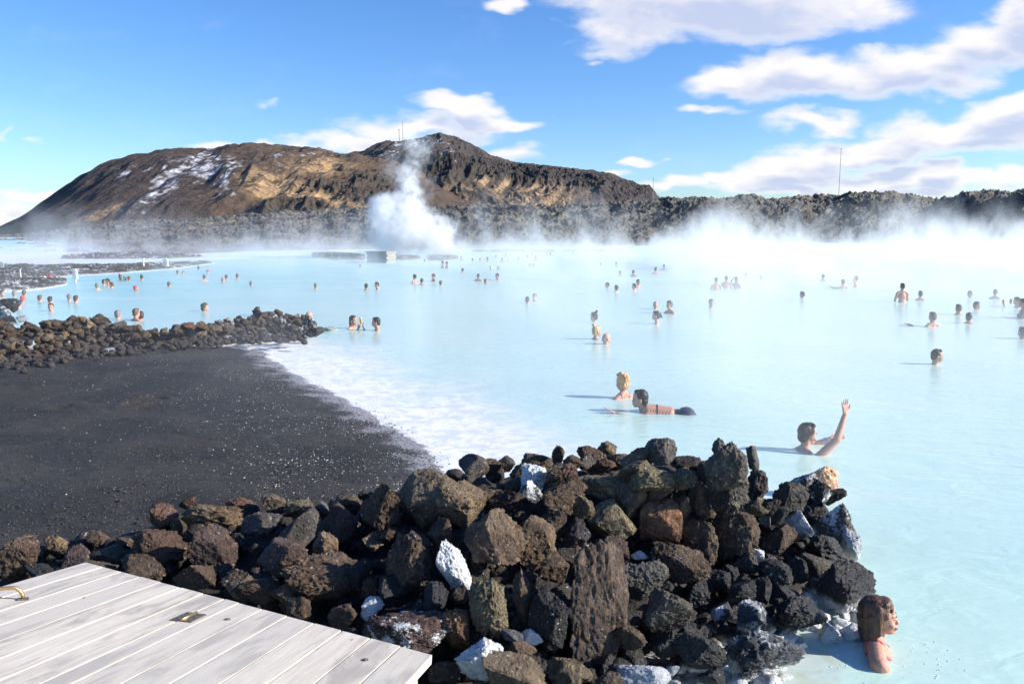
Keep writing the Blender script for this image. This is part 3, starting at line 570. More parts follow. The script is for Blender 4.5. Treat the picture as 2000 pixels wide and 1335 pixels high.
def make_labels(items, lands, noun_of):
    """items: (x, y, adjective) -> unique label naming the nearest landmark, the side of it and the rank there"""
    cls = {}; out = [None] * len(items)
    for i, (x, y, adj) in enumerate(items):
        d = [math.hypot(x - l[0][0], y - l[0][1]) for l in lands]; j = int(np.argmin(d)); s = side(x - lands[j][0][0], y - lands[j][0][1])
        cls.setdefault((j, s, adj), []).append((d[j], i))
    for (j, s, adj), L in cls.items():
        L.sort()
        for k, (_, i) in enumerate(L):
            nth = ORD[k].strip() + ' nearest ' if k else ('nearest ' if len(L) > 1 else '')
            out[i] = f'{nth}{noun_of(adj)} {s} {lands[j][1]}'.strip()
    return out
auto = [i for i, r in enumerate(R) if not r[8]]
def szw(r): a = math.sqrt(r[2] * r[3]); return 'small' if a < 45 else ('' if a < 75 else 'large')
al = make_labels([(R[i][0], R[i][1], (szw(R[i]) + ' ' + WORD[R[i][5]] + (' white patched' if R[i][6] == 'p' else ' mossy' if R[i][6] == 'm' else '')).strip()) for i in auto], LANDF, lambda a: a + ' rock')
for i, l in zip(auto, al): R[i] = R[i][:8] + (l,)
def put_rock(name, x, y, w, h, rot, tint, mat, rough, label, cat, group, z, sub, seed, cuts=14, depth=.85):
    P = onz(x, y, z); s = axial(P) / F
    wm, hm = w * s * 1.10, h * s * 1.12
    V = rock_verts((wm, depth * math.sqrt(wm * hm), hm), sub, rough, cuts, seed)
    o = obj(name, mesh_np(name, V, ico(sub)[1], mat), None, P)
    o.rotation_euler = (-.12, math.radians(rot) * -1, 0)
    j = random.uniform(.85, 1.2); o.color = tuple(c * j * random.uniform(.95, 1.05) for c in tint) + (1,)
    return tag(o, label, cat, group)
for i, r in enumerate(R):
    x, y, w, h, rot, colr, kind, rough, label = r
    big = math.sqrt(w * h)
    z = zsurf(x, y) + (.03 if big > 90 else -.02 if big < 50 else 0)
    put_rock('boulder' if big > 80 else 'lava_rock', x, y, w, h, rot, TINT[colr], MATK[kind], rough * .95, label, 'rock', 'boulders of the foreground wall', z, 6 if big > 85 else 5, 100 + i)

# loose rubble in the gaps
def rubble():
    V0, F0 = ico(3); Vs = []; Fs = []; k = 0
    for i in range(900):
        x = random.uniform(-60, 1690); lo = np.interp(x, *zip(*RIDGE)) + 4; hi = min(np.interp(x, *zip(*BOT)), 1370); y = random.uniform(lo, hi)
        if x < 850 and y > 1097 + .265 * (x - 167) + 20: continue
        z = zsurf(x, min(y, 1340)) - random.uniform(.05, .13); p = onz(x, y, z); s = random.uniform(.025, .085)
        v = rock_verts((s * 2, s * 1.7, s * 1.6), 3, .12, 8, 5000 + i); a = random.uniform(0, 6.3); c_, s_ = math.cos(a), math.sin(a)
        Vs.append(v @ np.array([[c_, s_, 0], [-s_, c_, 0], [0, 0, 1]]) + p); Fs.append(F0 + k); k += len(V0)
    o = obj('rubble', mesh_np('rubble', np.vstack(Vs), np.vstack(Fs), M_LAVA)); o.color = (.05, .043, .038, 1); tag(o, 'small dark rubble filling the gaps between the foreground boulders', 'rubble', kind='stuff')
rubble()

# ---------------------------------------------------------------- rock wall across the beach (middle left)
WT = [(-60, 618), (0, 628), (90, 630), (150, 616), (190, 614), (230, 628), (300, 642), (350, 634), (450, 624), (500, 608), (560, 606), (600, 612), (628, 640)]
WB = [(-60, 720), (0, 712), (60, 708), (120, 700), (180, 690), (240, 680), (350, 668), (450, 664), (520, 660), (628, 656)]
mids = []
def mid_wall():
    protos = []
    for k in range(16):
        protos.append(mesh_np('lava_rock', rock_verts((1, .95, .9), 4, .19 if k % 3 else .10, 14, 900 + k), ico(4)[1], M_LAVA))
    wproto = mesh_np('silica_rock', rock_verts((1, .9, .85), 4, .12, 10, 990), ico(4)[1], M_WHITE)
    pproto = mesh_np('lava_rock', rock_verts((1, .9, .85), 4, .13, 10, 991), ico(4)[1], M_PATCH)
    items = []
    special = [(55, 672, 26, 28, 'w', 'round white silica rock at the left of the far wall'), (212, 684, 22, 18, 'w', 'white square stone lying on the sand before the far wall'), (440, 660, 34, 16, 'w', 'flat white stone at the foot of the far wall'),
               (130, 669, 14, 9, 'w', 'small white stone high in the left of the far wall base'), (148, 692, 16, 8, 'w', 'flat white pebble stone on the sand left of the white square stone'), (110, 665, 46, 42, 'l', 'tan faceted boulder right of the round white rock in the far wall'), (165, 632, 46, 30, 'l', 'broad tan boulder below the hump of the far wall'),
               (120, 638, 60, 32, 'l', 'large grey brown boulder at the crest left of the hump'), (503, 612, 22, 20, 'l', 'dark crest rock beside the dark haired head behind the far wall'), (611, 632, 28, 34, 'p', 'white crusted end rock of the far wall by the bald head'), (580, 640, 44, 32, 'p', 'dark white streaked rock near the end of the far wall'),
               (555, 650, 26, 20, 'l', 'round black rock near the end of the far wall'), (523, 655, 34, 16, 'p', 'low white edged rock where the beach meets the water'), (605, 652, 28, 12, 'l', 'flat black rock at the foot of the far wall end'), (535, 618, 12, 14, 'w', 'small bright white stone on the far wall crest'), (10, 589, 42, 14, 'l', 'flat dark capstone under the leaning man at the left edge'),
               (8, 612, 38, 36, 'p', 'black rock with white patches below the flat capstone'), (22, 600, 30, 22, 'l', 'black rock wedged right under the flat capstone'), (-10, 600, 40, 30, 'l', 'black rock cut by the left frame edge under the capstone'), (22, 628, 30, 24, 'l', 'black rock above the left end of the far wall crest'), (40, 622, 26, 18, 'w', 'white crusted rock at the far left waterline'), (645, 643, 28, 13, 'p', 'blue grey white tipped rock alone in the water off the wall end')]
    for (x, y, w, h, k, lab) in special: items.append((x, y, w, h, k, lab, None))
    random.seed(21); n = 0; tries = 0; placed = [(x, y, w) for (x, y, w, h, k, l) in special]
    while n < 148 and tries < 9000:
        tries += 1
        x = random.uniform(-50, 622); yt = np.interp(x, *zip(*WT)); yb = np.interp(x, *zip(*WB)); y = random.uniform(yt + 4, yb - 2)
        w = min(random.uniform(17, 48), random.uniform(20, 52)) * (1.15 if x < 250 else .9); h = w * random.uniform(.65, .95)
        if any(math.hypot(x - a, (y - b) * 1.35) < .34 * (w + c) for a, b, c in placed): continue
        placed.append((x, y, w)); n += 1
        items.append((x, y, w, h, 'l' if random.random() > .05 else 'p', None, random.choice(['brown', 'brown', 'tan', 'purple', 'grey', 'olive', 'reddish', 'tan', 'olive'] if x < 430 else ['grey', 'brown', 'black', 'olive', 'black'])))
    lands = [((55, 672), 'the round white rock'), ((212, 684), 'the white square stone'), ((440, 660), 'the flat white stone'), ((165, 610), 'the hump of the far wall'), ((503, 605), 'the dark wall head'), ((600, 640), 'the far wall end'), ((267, 610), 'the wall bathers'), ((350, 640), 'the wall middle')]
    au = [i for i, q in enumerate(items) if q[5] is None]
    def sz(w): return 'small' if w < 26 else ('' if w < 36 else 'large')
    labs = make_labels([(items[i][0], items[i][1], (sz(items[i][2]) + ' ' + WORD[items[i][6]]).strip()) for i in au], lands, lambda a: a + ' wall rock')
    for i, l in zip(au, labs): items[i] = items[i][:5] + (l, items[i][6])
    for (x, y, w, h, k, lab, colr) in items:
        yb = np.interp(x, *zip(*WB)); yt = np.interp(x, *zip(*WT))
        if y < 600 and x < 60 or (x < 45 and y < 630): z = max(.06, (640 - y) / 1556 * 14.0)
        elif x > 630: z = .03
        else:
            w = min(w, 34) if y < yt + 12 else w; q = np.clip((yb - y) / max(yb - yt, 1), 0, 1); z = .12 + q * (.55 if x < 400 else .42) * .82
        if y > yb - 1 and x < 500: z = .2
        P = onz(x, y, z); s = axial(P) / F
        me = {'l': random.choice(protos), 'w': wproto, 'p': pproto}[k]
        o = obj('silica_rock' if k == 'w' else 'lava_rock', me, None, P); o.scale = (w * s * 1.12, w * s * 1.0, h * s * 1.12)
        o.rotation_euler = (random.uniform(-.3, .3), random.uniform(-.35, .35), random.uniform(0, 6.28) if not (k == 'w' or lab and 'flat' in lab) else 0)
        tc = TINT[colr] if colr else (TINT['tan'] if 'tan' in lab else TINT['black'] if x > 480 or x < 60 else TINT['brown'])
        j = random.uniform(.8, 1.6); o.color = tuple(c * j for c in tc) + (1,)
        tag(o, lab, 'rock', 'rocks of the far wall')
    # packed core
    xs = np.linspace(-60, 596, 160); A = []
    for x in xs:
        yt = np.interp(x, *zip(*WT)); yb = np.interp(x, *zip(*WB)); f = onz(x, yb - 2, .12); tz = onz(x, yt + 10, .38); b = tz + np.array([0, .9, -.6])
        A.append([f + (0, -.05, -.15)] + [f + (tz - f) * q for q in np.linspace(0, 1, 14)] + [b])
    V = np.array(A).transpose(1, 0, 2).reshape(-1, 3).astype(float); V += np.stack([gn(V * 4), gn(V * 4 + 9), .8 * gn(V * 4 + 4)], 1) * .09
    m = bpy.data.materials['dark_rubble']
    o = structure('rubble_bank', mesh_np('rubble_bank', V, grid_faces(16, 160), m)); o['label'] = 'packed dark rubble inside the far rock wall'
    V0, F0 = ico(2); Vs = []; Fs = []; k = 0
    for i in range(700):
        x = random.uniform(-50, 600); yb = np.interp(x, *zip(*WB)); y = yb + random.gauss(0, 5) if i % 2 else random.uniform(np.interp(x, *zip(*WT)) + 5, yb)
        q = np.clip((yb - y) / 60, 0, 1); p = onz(x, y, .19 + .4 * q if q > 0 else .2); s = random.uniform(.02, .09)
        v = rock_verts((s * 2, s * 1.7, s * 1.5), 2, .1, 7, 8000 + i % 60); Vs.append(v + p); Fs.append(F0 + k); k += len(V0)
    o = obj('rubble', mesh_np('rubble', np.vstack(Vs), np.vstack(Fs), M_LAVA)); o.color = (.09, .07, .055, 1); tag(o, 'loose brown rubble along the foot of the far wall', 'rubble', kind='stuff')
mid_wall()
# ---------------------------------------------------------------- small shape helpers
def box_bm(bm, c, s, M=None, bev=0):
    g = bmesh.ops.create_cube(bm, size=1); vs = g['verts']
    for v in vs: v.co = Vector((v.co.x * s[0], v.co.y * s[1], v.co.z * s[2])) + Vector(c)
    if M is not None: bmesh.ops.transform(bm, matrix=M, verts=vs)
    if bev: bmesh.ops.bevel(bm, geom=list({e for v in vs for e in v.link_edges}), offset=bev, segments=2, affect='EDGES', profile=.6)
def tube_bm(bm, pts, rad, seg=10, cap=True):
    pts = [Vector(p) for p in pts]; rings = []
    rad = rad if hasattr(rad, '__len__') else [rad] * len(pts)
    for i, p in enumerate(pts):
        d = (pts[min(i + 1, len(pts) - 1)] - pts[max(i - 1, 0)]).normalized()
        a = d.orthogonal().normalized() if i == 0 else (a - d * a.dot(d)).normalized()
        b = d.cross(a); rings.append([bm.verts.new(p + (a * math.cos(q) + b * math.sin(q)) * rad[i]) for q in [2 * math.pi * k / seg for k in range(seg)]])
    for r0, r1 in zip(rings, rings[1:]):
        for k in range(seg): bm.faces.new((r0[k], r0[(k + 1) % seg], r1[(k + 1) % seg], r1[k]))
    if cap: bm.faces.new(rings[0][::-1]); bm.faces.new(rings[-1])
def bm_obj(name, bm, mat, parent=None, smooth=False, loc=None):
    bmesh.ops.recalc_face_normals(bm, faces=bm.faces)
    me = bpy.data.meshes.new(name); bm.to_mesh(me); bm.free(); me.materials.append(mat)
    if smooth: me.polygons.foreach_set('use_smooth', [True] * len(me.polygons))
    return obj(name, me, parent, loc)
def empty(name, loc, label, cat, group=None, rz=0):
    o = bpy.data.objects.new(name, None); link(o); o.location = tuple(float(q) for q in loc); o.rotation_euler = (0, 0, rz); o.empty_display_size = .1
    return tag(o, label, cat, group)

# ---------------------------------------------------------------- sloping wooden bench deck
m, t, fin = material('weathered_board'); A_ = t.n('ShaderNodeAttribute'); A_.attribute_name = 'uvw'; Q = A_.outputs['Vector']
rnd = t.n('ShaderNodeNewGeometry').outputs['Random Per Island']
off = t.vm('ADD', Q, t.comb(t.m('MULTIPLY', rnd, 13), t.m('MULTIPLY', rnd, 31), rnd))
g = t.noise(t.vm('MULTIPLY', off, (2, 34, 3)), 1.6, 6, .75, 1.2); st = t.noise(t.vm('MULTIPLY', off, (1.6, 6, 1)), 1.5, 5, .6, .6); fn = t.noise(t.vm('MULTIPLY', off, (8, 260, 4)), 1, 3, .6)
c = t.mix(t.mr(g, .35, .7), (.64, .555, .44, 1), (.80, .715, .58, 1))
c = t.mix(t.m('MULTIPLY', t.mr(st, .46, .66), .75), c, (.36, .315, .27, 1))
c = t.mix(t.m('MULTIPLY', t.mr(rnd, .3, 1, smooth=False), .45), c, (.52, .47, .41, 1))
c = t.mix(t.m('MULTIPLY', t.mr(fn, .63, .75), .35), c, (.25, .22, .2, 1))
c = t.mix(t.mr(t.noise(t.vm('MULTIPLY', off, (5, 14, 1)), 2.2, 2, .5), .76, .79), c, (.14, .11, .09, 1))
fin(c, .9, t.bump(t.m('ADD', g, t.m('MULTIPLY', fn, .6)), .35, .004)); M_WOOD = m
m, t, fin = material('board_edge_wood'); g = t.noise(t.vm('MULTIPLY', t.obj(), (20, 20, 80)), 1, 4, .6); fin(t.mix(g, (.42, .33, .22, 1), (.62, .52, .38, 1)), .8); M_EDGE = m
m, t, fin = material('brass'); n = t.noise(t.obj(), 40, 4, .6); fin(t.mix(t.mr(n, .5, .7), (.58, .40, .18, 1), (.24, .11, .05, 1)), .35, Metallic=.85); M_BRASS = m
m, t, fin = material('tarnished_steel'); n = t.noise(t.obj(), 60, 4, .6); fin(t.mix(n, (.12, .10, .08, 1), (.34, .28, .2, 1)), .45, Metallic=.7); M_STEEL = m
def unit(v): return v / np.linalg.norm(v)
d1 = unit(ray(1320, 765)); d2 = unit(ray(-1655, 614)); nrm = unit(np.cross(d1, d2)); nrm = nrm if nrm[2] > 0 else -nrm
CAM = np.array([0, 0, CH]); Bp = onz(846, 1277, .82)
def onplane(x, y, h=0.0):
    r = ray(x, y); o = Bp + nrm * h; return CAM + r * ((o - CAM) @ nrm) / (r @ nrm)
EDGE = [167, 201, 237, 274, 313, 353, 397, 438, 467, 513, 562, 615, 668, 724, 783, 846]
EP = [onplane(x, 1097 + (x - 167) * (1277 - 1097) / 679.0) for x in EDGE]
root = empty('wooden_bench', EP[7] - nrm * .05, 'pale weathered wooden bench deck with brass handle and hinge at the lower left', 'bench')
def to_local(P): return np.asarray(P) - np.array(root.location[:])
def boards(name, i0, i1):
    bm = bmesh.new(); lay = bm.verts.layers.float_vector.new('uvw'); L = 2.6; back = -d1
    for i in range(i0, i1):
        a, b = EP[i], EP[i + 1]; e = unit(b - a); gp = .0028 if i not in (7,) else .004
        jit = random.uniform(-.005, .006)
        a2 = a + e * gp + d1 * jit; b2 = b - e * gp + d1 * jit; dz = random.uniform(-.0012, .0012)
        vs = []
        for (p, uu) in ((a2, 0), (b2, 1), (b2 + back * L, 1), (a2 + back * L, 0)):
            for hgt in (0, -.034):
                q = to_local(p + nrm * (hgt + dz)); v = bm.verts.new(q); v[lay] = Vector(((p - EP[0]) @ d1, i * .7 + uu * np.linalg.norm(b - a), hgt)); vs.append(v)
        f = [(0, 2, 4, 6), (7, 5, 3, 1), (0, 1, 3, 2), (2, 3, 5, 4), (4, 5, 7, 6), (6, 7, 1, 0)]
        fs = [bm.faces.new([vs[k] for k in q]) for q in f]
        bmesh.ops.recalc_face_normals(bm, faces=fs)
        bmesh.ops.bevel(bm, geom=list({ed for q in fs for ed in q.edges}), offset=.0026, segments=2, affect='EDGES', profile=.6)
    return bm
hb = bm_obj('hatch_lid', boards('h', 0, 7), M_WOOD, root)
bm_obj('deck_boards', boards('d', 7, 15), M_WOOD, root)
bm = bmesh.new()                                            # frame beams, legs under the boards
Z0 = to_local((0, 0, .12))[2]
for (i, s) in ((0, .07), (8, .07), (15, .07), (0, 1.5), (15, 1.5), (8, 1.5)):
    p = EP[i] - d1 * s - nrm * .04 + unit(EP[15] - EP[0]) * (.06 if i == 0 else -.09 if i == 15 else 0); q = to_local(p)
    box_bm(bm, (q[0], q[1], (q[2] + Z0) / 2), (.07, .07, abs(q[2] - Z0) - .02), bev=.004)
for s in (.07, 1.5):
    a, b = EP[0] - d1 * s - nrm * .055 + unit(EP[15] - EP[0]) * .03, EP[15] - d1 * s - nrm * .055 - unit(EP[15] - EP[0]) * .06; c0 = to_local((a + b) / 2)
    Mx = Matrix(np.column_stack([unit(b - a), unit(np.cross(nrm, b - a)), nrm]).tolist()).to_4x4(); Mx.translation = Vector(c0)
    box_bm(bm, (0, 0, 0), (np.linalg.norm(b - a), .05, .04), Mx, bev=.003)
bm_obj('frame', bm, M_EDGE, root)
# hinge with two leaves and a barrel
hc = onplane(369, 1206); e_ = unit(onplane(409, 1192) - onplane(332, 1219)); e2 = unit(np.cross(nrm, d1))
def frame(c, ax, up): M = Matrix(np.column_stack([ax, unit(np.cross(up, ax)), up]).tolist()).to_4x4(); M.translation = Vector(to_local(c)); return M
bm = bmesh.new(); Mh = frame(hc, d1, nrm)
box_bm(bm, (0, .024, .0035), (.105, .040, .005), Mh, bev=.0012); box_bm(bm, (0, -.024, .0035), (.105, .040, .005), Mh, bev=.0012)
hinge = bm_obj('hinge', bm, M_STEEL, root)
bm = bmesh.new(); p0 = Mh @ Vector((-.052, 0, .008)); p1 = Mh @ Vector((.052, 0, .008)); tube_bm(bm, [p0, p1], .006, 12); bm_obj('hinge_pin', bm, M_BRASS, hinge, True)
for (sx, sy) in ((-.035, .024), (0, .03), (.035, .024), (-.035, -.024), (0, -.03), (.035, -.024)):
    bm = bmesh.new(); q = Mh @ Vector((sx, sy, .006)); tube_bm(bm, [q, q + Vector(nrm) * .0022], .0045, 10); bm_obj('screw', bm, M_STEEL, hinge, True)
for (x, y) in ((444, 1209), (713, 1288)):
    bm = bmesh.new(); q = Vector(to_local(onplane(x, y))); N_ = Vector(nrm); tube_bm(bm, [q, q + N_ * .002], .012, 16); tube_bm(bm, [q + N_ * .002, q + N_ * .005], .0065, 6); bm_obj('bolt', bm, M_STEEL, root)
hp = onplane(45, 1170); hx = unit(onplane(-60, 1178) - hp)
bm = bmesh.new(); pts = []
for k in range(17):
    a = math.pi * k / 16; pts.append(Vector(to_local(hp + hx * (.10 - .10 * math.cos(a)) + nrm * (.048 * min(1, math.sin(a) * 1.35) + .004))))
tube_bm(bm, pts, .0075, 12); hd = bm_obj('handle', bm, M_BRASS, hb, True)
for q in (hp, hp + hx * .2):
    bm = bmesh.new(); box_bm(bm, (0, 0, .003), (.042, .032, .005), frame(q, hx, nrm), bev=.001); bm_obj('mounting_plate', bm, M_STEEL, hb)

# ---------------------------------------------------------------- white wooden box in the lagoon
m, t, fin = material('whitewashed_plank'); n = t.noise(t.vm('MULTIPLY', t.obj(), (1, 1, 6)), 3, 4, .6); fin(t.mix(n, (.24, .23, .21, 1), (.42, .40, .37, 1)), .8); M_PLK = m
b0 = onz(745, 512.5); s = axial(b0) / F
root = empty('wooden_hut', (b0[0], b0[1], 0), 'small whitish wooden box hut standing in the lagoon left of the steam plume', 'hut', None, math.radians(-28))
W_, D_, H_ = 46 * s, 30 * s, 20 * s
for nm, c, sz in (('front_wall', (0, -D_ / 2, H_ / 2 - .1), (W_, .05, H_ + .2)), ('back_wall', (0, D_ / 2, H_ / 2 - .1), (W_, .05, H_ + .2)), ('side_wall', (W_ / 2 + .027, 0, H_ / 2 - .1), (.05, D_ + .05, H_ + .2)), ('side_wall', (-W_ / 2 - .027, 0, H_ / 2 - .1), (.05, D_ + .05, H_ + .2))):
    bm = bmesh.new(); nb = 6
    for k in range(nb): hh = sz[2] / nb; box_bm(bm, (c[0], c[1], c[2] - sz[2] / 2 + hh * (k + .5)), (sz[0], sz[1] * (1.0 if k % 2 else .8), hh * .88))
    bm_obj(nm, bm, M_PLK, root)
bm = bmesh.new(); box_bm(bm, (0, 0, H_ + .04), (W_ + .25, D_ + .25, .08), bev=.01); bm_obj('roof', bm, M_PLK, root)

# ---------------------------------------------------------------- posts, signs, masts
m, t, fin = material('grey_post_paint'); fin(t.mix(t.noise(t.obj(), 6, 3), (.34, .34, .35, 1), (.50, .49, .49, 1)), .6); M_POST = m
m, t, fin = material('white_post_paint'); fin(t.mix(t.noise(t.obj(), 6, 3), (.58, .60, .62, 1), (.74, .75, .76, 1)), .6); M_WPOST = m
m, t, fin = material('dark_sign_paint'); fin((.03, .035, .045, 1), .6); M_DARK = m
m, t, fin = material('blue_plastic'); fin((.12, .42, .75, 1), .5); M_BLUE = m
def post(x, y0, y1, w, mat, label, head=None, cat='post'):
    b = onz(x, y1); s = axial(b) / F; H = (y1 - y0) * s; r = w * s / 2
    root = empty('lamp_post' if head == 'lamp' else 'sign_post' if head == 'sign' else 'marker_post', (b[0], b[1], 0), label, cat)
    bm = bmesh.new(); tube_bm(bm, [(0, 0, -.3), (0, 0, H)], r, 10); bm_obj('pole', bm, mat, root, True)
    if head == 'lamp':
        for k in range(4):
            bm = bmesh.new(); box_bm(bm, (0, 0, H * (.35 + .18 * k)), (r * 4.4, r * 3, H * .11), bev=.01); bm_obj('louvre', bm, M_WPOST, root)
    if head == 'sign':
        bm = bmesh.new(); box_bm(bm, (0, -r * 1.5, H * .8), (r * 8, .03, H * .45), bev=.005); bm_obj('sign_board', bm, M_DARK if mat == M_DARK else M_WPOST, root)
    bm = bmesh.new(); box_bm(bm, (0, 0, H + .02), (r * 2.6, r * 2.6, .04), bev=.005); bm_obj('cap', bm, mat, root)
post(41, 526, 552, 3.5, M_POST, 'plain grey post standing on the dark spit at the far left')
post(148, 527, 552, 4, M_WPOST, 'white louvred marker post in the water right of the spit', 'lamp')
post(281, 505, 525, 3, M_WPOST, 'thin white post in front of the silica flat')
post(324, 506, 525, 4.5, M_WPOST, 'short white louvred marker post nearest the hill', 'lamp')
post(4, 513, 532, 3, M_POST, 'sign board on a post cut by the left frame edge', 'sign', 'sign')
post(925, 476, 486, 1.6, M_DARK, 'small dark sign on the far bank right of the steam plume', 'sign', 'sign')
post(1193, 474, 484, 1.5, M_DARK, 'small dark marker on the far shore below the end of the ridge', 'sign', 'sign')
post(1679, 466, 477, 1.6, M_DARK, 'small dark marker on the misty far shore under the tall mast', 'sign', 'sign')
for (x, y, lab) in ((1231, 485, 'small blue tub on the misty far shore right of the ridge end'), (1733, 478, 'small blue tub in the mist on the far right shore')):
    b = onz(x, y + 2); s = axial(b) / F; bm = bmesh.new(); box_bm(bm, (0, 0, 2.5 * s), (11 * s, 6 * s, 5 * s), bev=.08); box_bm(bm, (0, 0, 5.3 * s), (12 * s, 7 * s, .8 * s), bev=.05)
    tag(bm_obj('storage_tub', bm, M_BLUE, None, False, (b[0], b[1], 0)), lab, 'tub')
def mast(x, y0, y1, D, w, label):
    b = atD(x, y1, D); s = axial(b) / F; H = (y1 - y0) * s; r = w * s / 2
    root = empty('radio_mast', b, label, 'mast')
    bm = bmesh.new()
    legs = [Vector((r * math.cos(a), r * math.sin(a), 0)) for a in (.3, .3 + 2.09, .3 + 4.19)]
    for l in legs: tube_bm(bm, [l, l * .6 + Vector((0, 0, H))], r * .28, 5)
    n = int(H / (r * 5))
    for k in range(n):
        z0, z1 = H * k / n, H * (k + 1) / n
        for i in range(3): tube_bm(bm, [legs[i] * (1 - .4 * k / n) + Vector((0, 0, z0)), legs[(i + 1) % 3] * (1 - .4 * k / n) + Vector((0, 0, z1))], r * .13, 4)
    bm_obj('lattice', bm, M_POST, root)
    bm = bmesh.new(); box_bm(bm, (0, 0, H), (r * 2.2, r * 2.2, r * 2), bev=r * .1); bm_obj('mast_head', bm, M_POST, root)
mast(780, 254, 284, 1830, 1.8, 'shorter radio mast on the hill summit left of the peak')
mast(787, 240, 284, 1830, 1.5, 'taller thin radio mast on the hill summit left of the peak')
mast(762, 273, 286, 1830, 1.2, 'tiny aerial at the left of the summit masts')
mast(1638, 293, 385, 900, 1.3, 'tall thin radio mast behind the lava ridge on the right')
mast(1275, 350, 396, 1100, 1.2, 'faint thin mast where the long ridge meets the lava field')
# ---------------------------------------------------------------- people
m, t, fin = material('skin'); info = t.n('ShaderNodeObjectInfo'); n = t.noise(t.obj(), 9, 3, .5)
c = t.mix(t.mr(n, .35, .7), (.60, .345, .245, 1), (.66, .33, .24, 1)); c = t.mix(info.outputs['Random'], c, t.mix(1, c, (.78, .72, .68, 1), 'MULTIPLY'))
fin(c, .55, t.bump(t.noise(t.obj(), 180, 3, .6), .12, .002), Subsurface_Weight=.12); m.node_tree.nodes['Principled BSDF'].inputs['Subsurface Radius'].default_value = (.02, .008, .004); M_SKIN = m
def cloth(name, rough, scale, stretch=(1, 1, 1), b=.6):
    m, t, fin = material(name); info = t.n('ShaderNodeObjectInfo'); n = t.noise(t.vm('MULTIPLY', t.obj(), stretch), scale, 5, .65, .3)
    c = t.mix(t.mr(n, .35, .68), t.mix(1, info.outputs['Color'], (.45, .42, .40, 1), 'MULTIPLY'), t.mix(1, info.outputs['Color'], (1.4, 1.35, 1.3, 1), 'MULTIPLY'))
    return fin(c, rough, t.bump(n, b, .01))
M_HAIR = cloth('hair', .5, 30, (1, 1, .22), .9); M_SUIT = cloth('swimwear', .6, 60, b=.2)
m, t, fin = material('eye'); fin((.03, .02, .015, 1), .25); M_EYE = m
m, t, fin = material('lips'); fin((.50, .20, .16, 1), .5); M_LIP = m
HC = dict(dark=(.018, .014, .012), brown=(.060, .034, .020), lbrown=(.13, .08, .045), blond=(.74, .45, .23), grey=(.22, .21, .20), white=(.6, .56, .5), pink=(.75, .08, .14), red=(.6, .05, .06))

def union(prims, voxel, smooth=5, name='tmp'):
    V0, F0 = ico(2); Vs = []; Fs = []; k = 0
    for (c, r) in prims:
        Vs.append(V0 * np.array(r) + np.array(c)); Fs.append(F0 + k); k += len(V0)
    me = mesh_np(name, np.vstack(Vs), np.vstack(Fs)); o = bpy.data.objects.new(name, me); COL.objects.link(o)
    md = o.modifiers.new('r', 'REMESH'); md.mode = 'VOXEL'; md.voxel_size = voxel; md.use_smooth_shade = True
    ms = o.modifiers.new('s', 'SMOOTH'); ms.factor = .5; ms.iterations = smooth
    dg = bpy.context.evaluated_depsgraph_get(); dg.update(); out = bpy.data.meshes.new_from_object(o.evaluated_get(dg)); out.name = name
    bpy.data.objects.remove(o); bpy.data.meshes.remove(me)
    out.materials.clear(); out.polygons.foreach_set('use_smooth', [True] * len(out.polygons)); return out
def cap(a, b, ra, rb, flat=(1, 1, 1)):
    a = np.array(a, float); b = np.array(b, float); L = np.linalg.norm(b - a); n = max(2, int(L / (min(ra, rb) * .45)) + 1)
    return [(a + (b - a) * q, np.array(flat) * (ra + (rb - ra) * q)) for q in np.linspace(0, 1, n)]
def head(f=1.0, dz=0, dx=0):
    P = [((0, 0, .195), (.094, .075, .096)), ((.02, 0, .165), (.076, .068, .085)), ((.036, 0, .120), (.054, .052, .066)), ((.052, 0, .078), (.034, .036, .027)), ((.071, 0, .070), (.018, .020, .018)), ((.075, 0, .187), (.020, .050, .016)), ((.072, 0, .215), (.022, .046, .032)),
         ((.092, 0, .101), (.010, .023, .0065)), ((.089, 0, .088), (.010, .020, .007)), ((.084, 0, .122), (.014, .014, .012)), ((.101, 0, .129), (.012, .013, .009)),
         ((0.0, .077, .148), (.018, .009, .032)), ((0.0, -.077, .148), (.018, .009, .032)), ((.058, .036, .125), (.030, .022, .028)), ((.058, -.036, .125), (.030, .022, .028)), ((-.045, 0, .15), (.062, .062, .07))]
    P += cap((.086, 0, .172), (.100, 0, .134), .008, .0095)
    return [((c[0] + dx, c[1], c[2] + dz), r) for c, r in P]
def torso(w=.19, slim=1.0, arms=True, neck=.056):
    P = cap((-.028, 0, -.05), (-.008, 0, .11), neck * 1.08, neck)
    P += [((-.02, 0, -.20), (.105 * slim, w * .86, .17)), ((-.02, 0, -.40), (.095 * slim, w * .72, .16))]
    for s in (-1, 1):
        P += cap((-.03, s * .03, -.005), (-.025, s * w * .95, -.075), .052, .052)
        P += [((-.02, s * w, -.095), (.060, .062, .060)), ((.055, s * w * .45, -.20), (.055, .075, .06))]
        if arms: P += cap((-.02, s * (w + .015), -.11), (.03, s * (w + .06), -.36), .052, .042)
    return P
def arm(sh, el, wr, r=(.050, .040, .026)): return cap(sh, el, r[0], r[1]) + cap(el, wr, r[1], r[2])
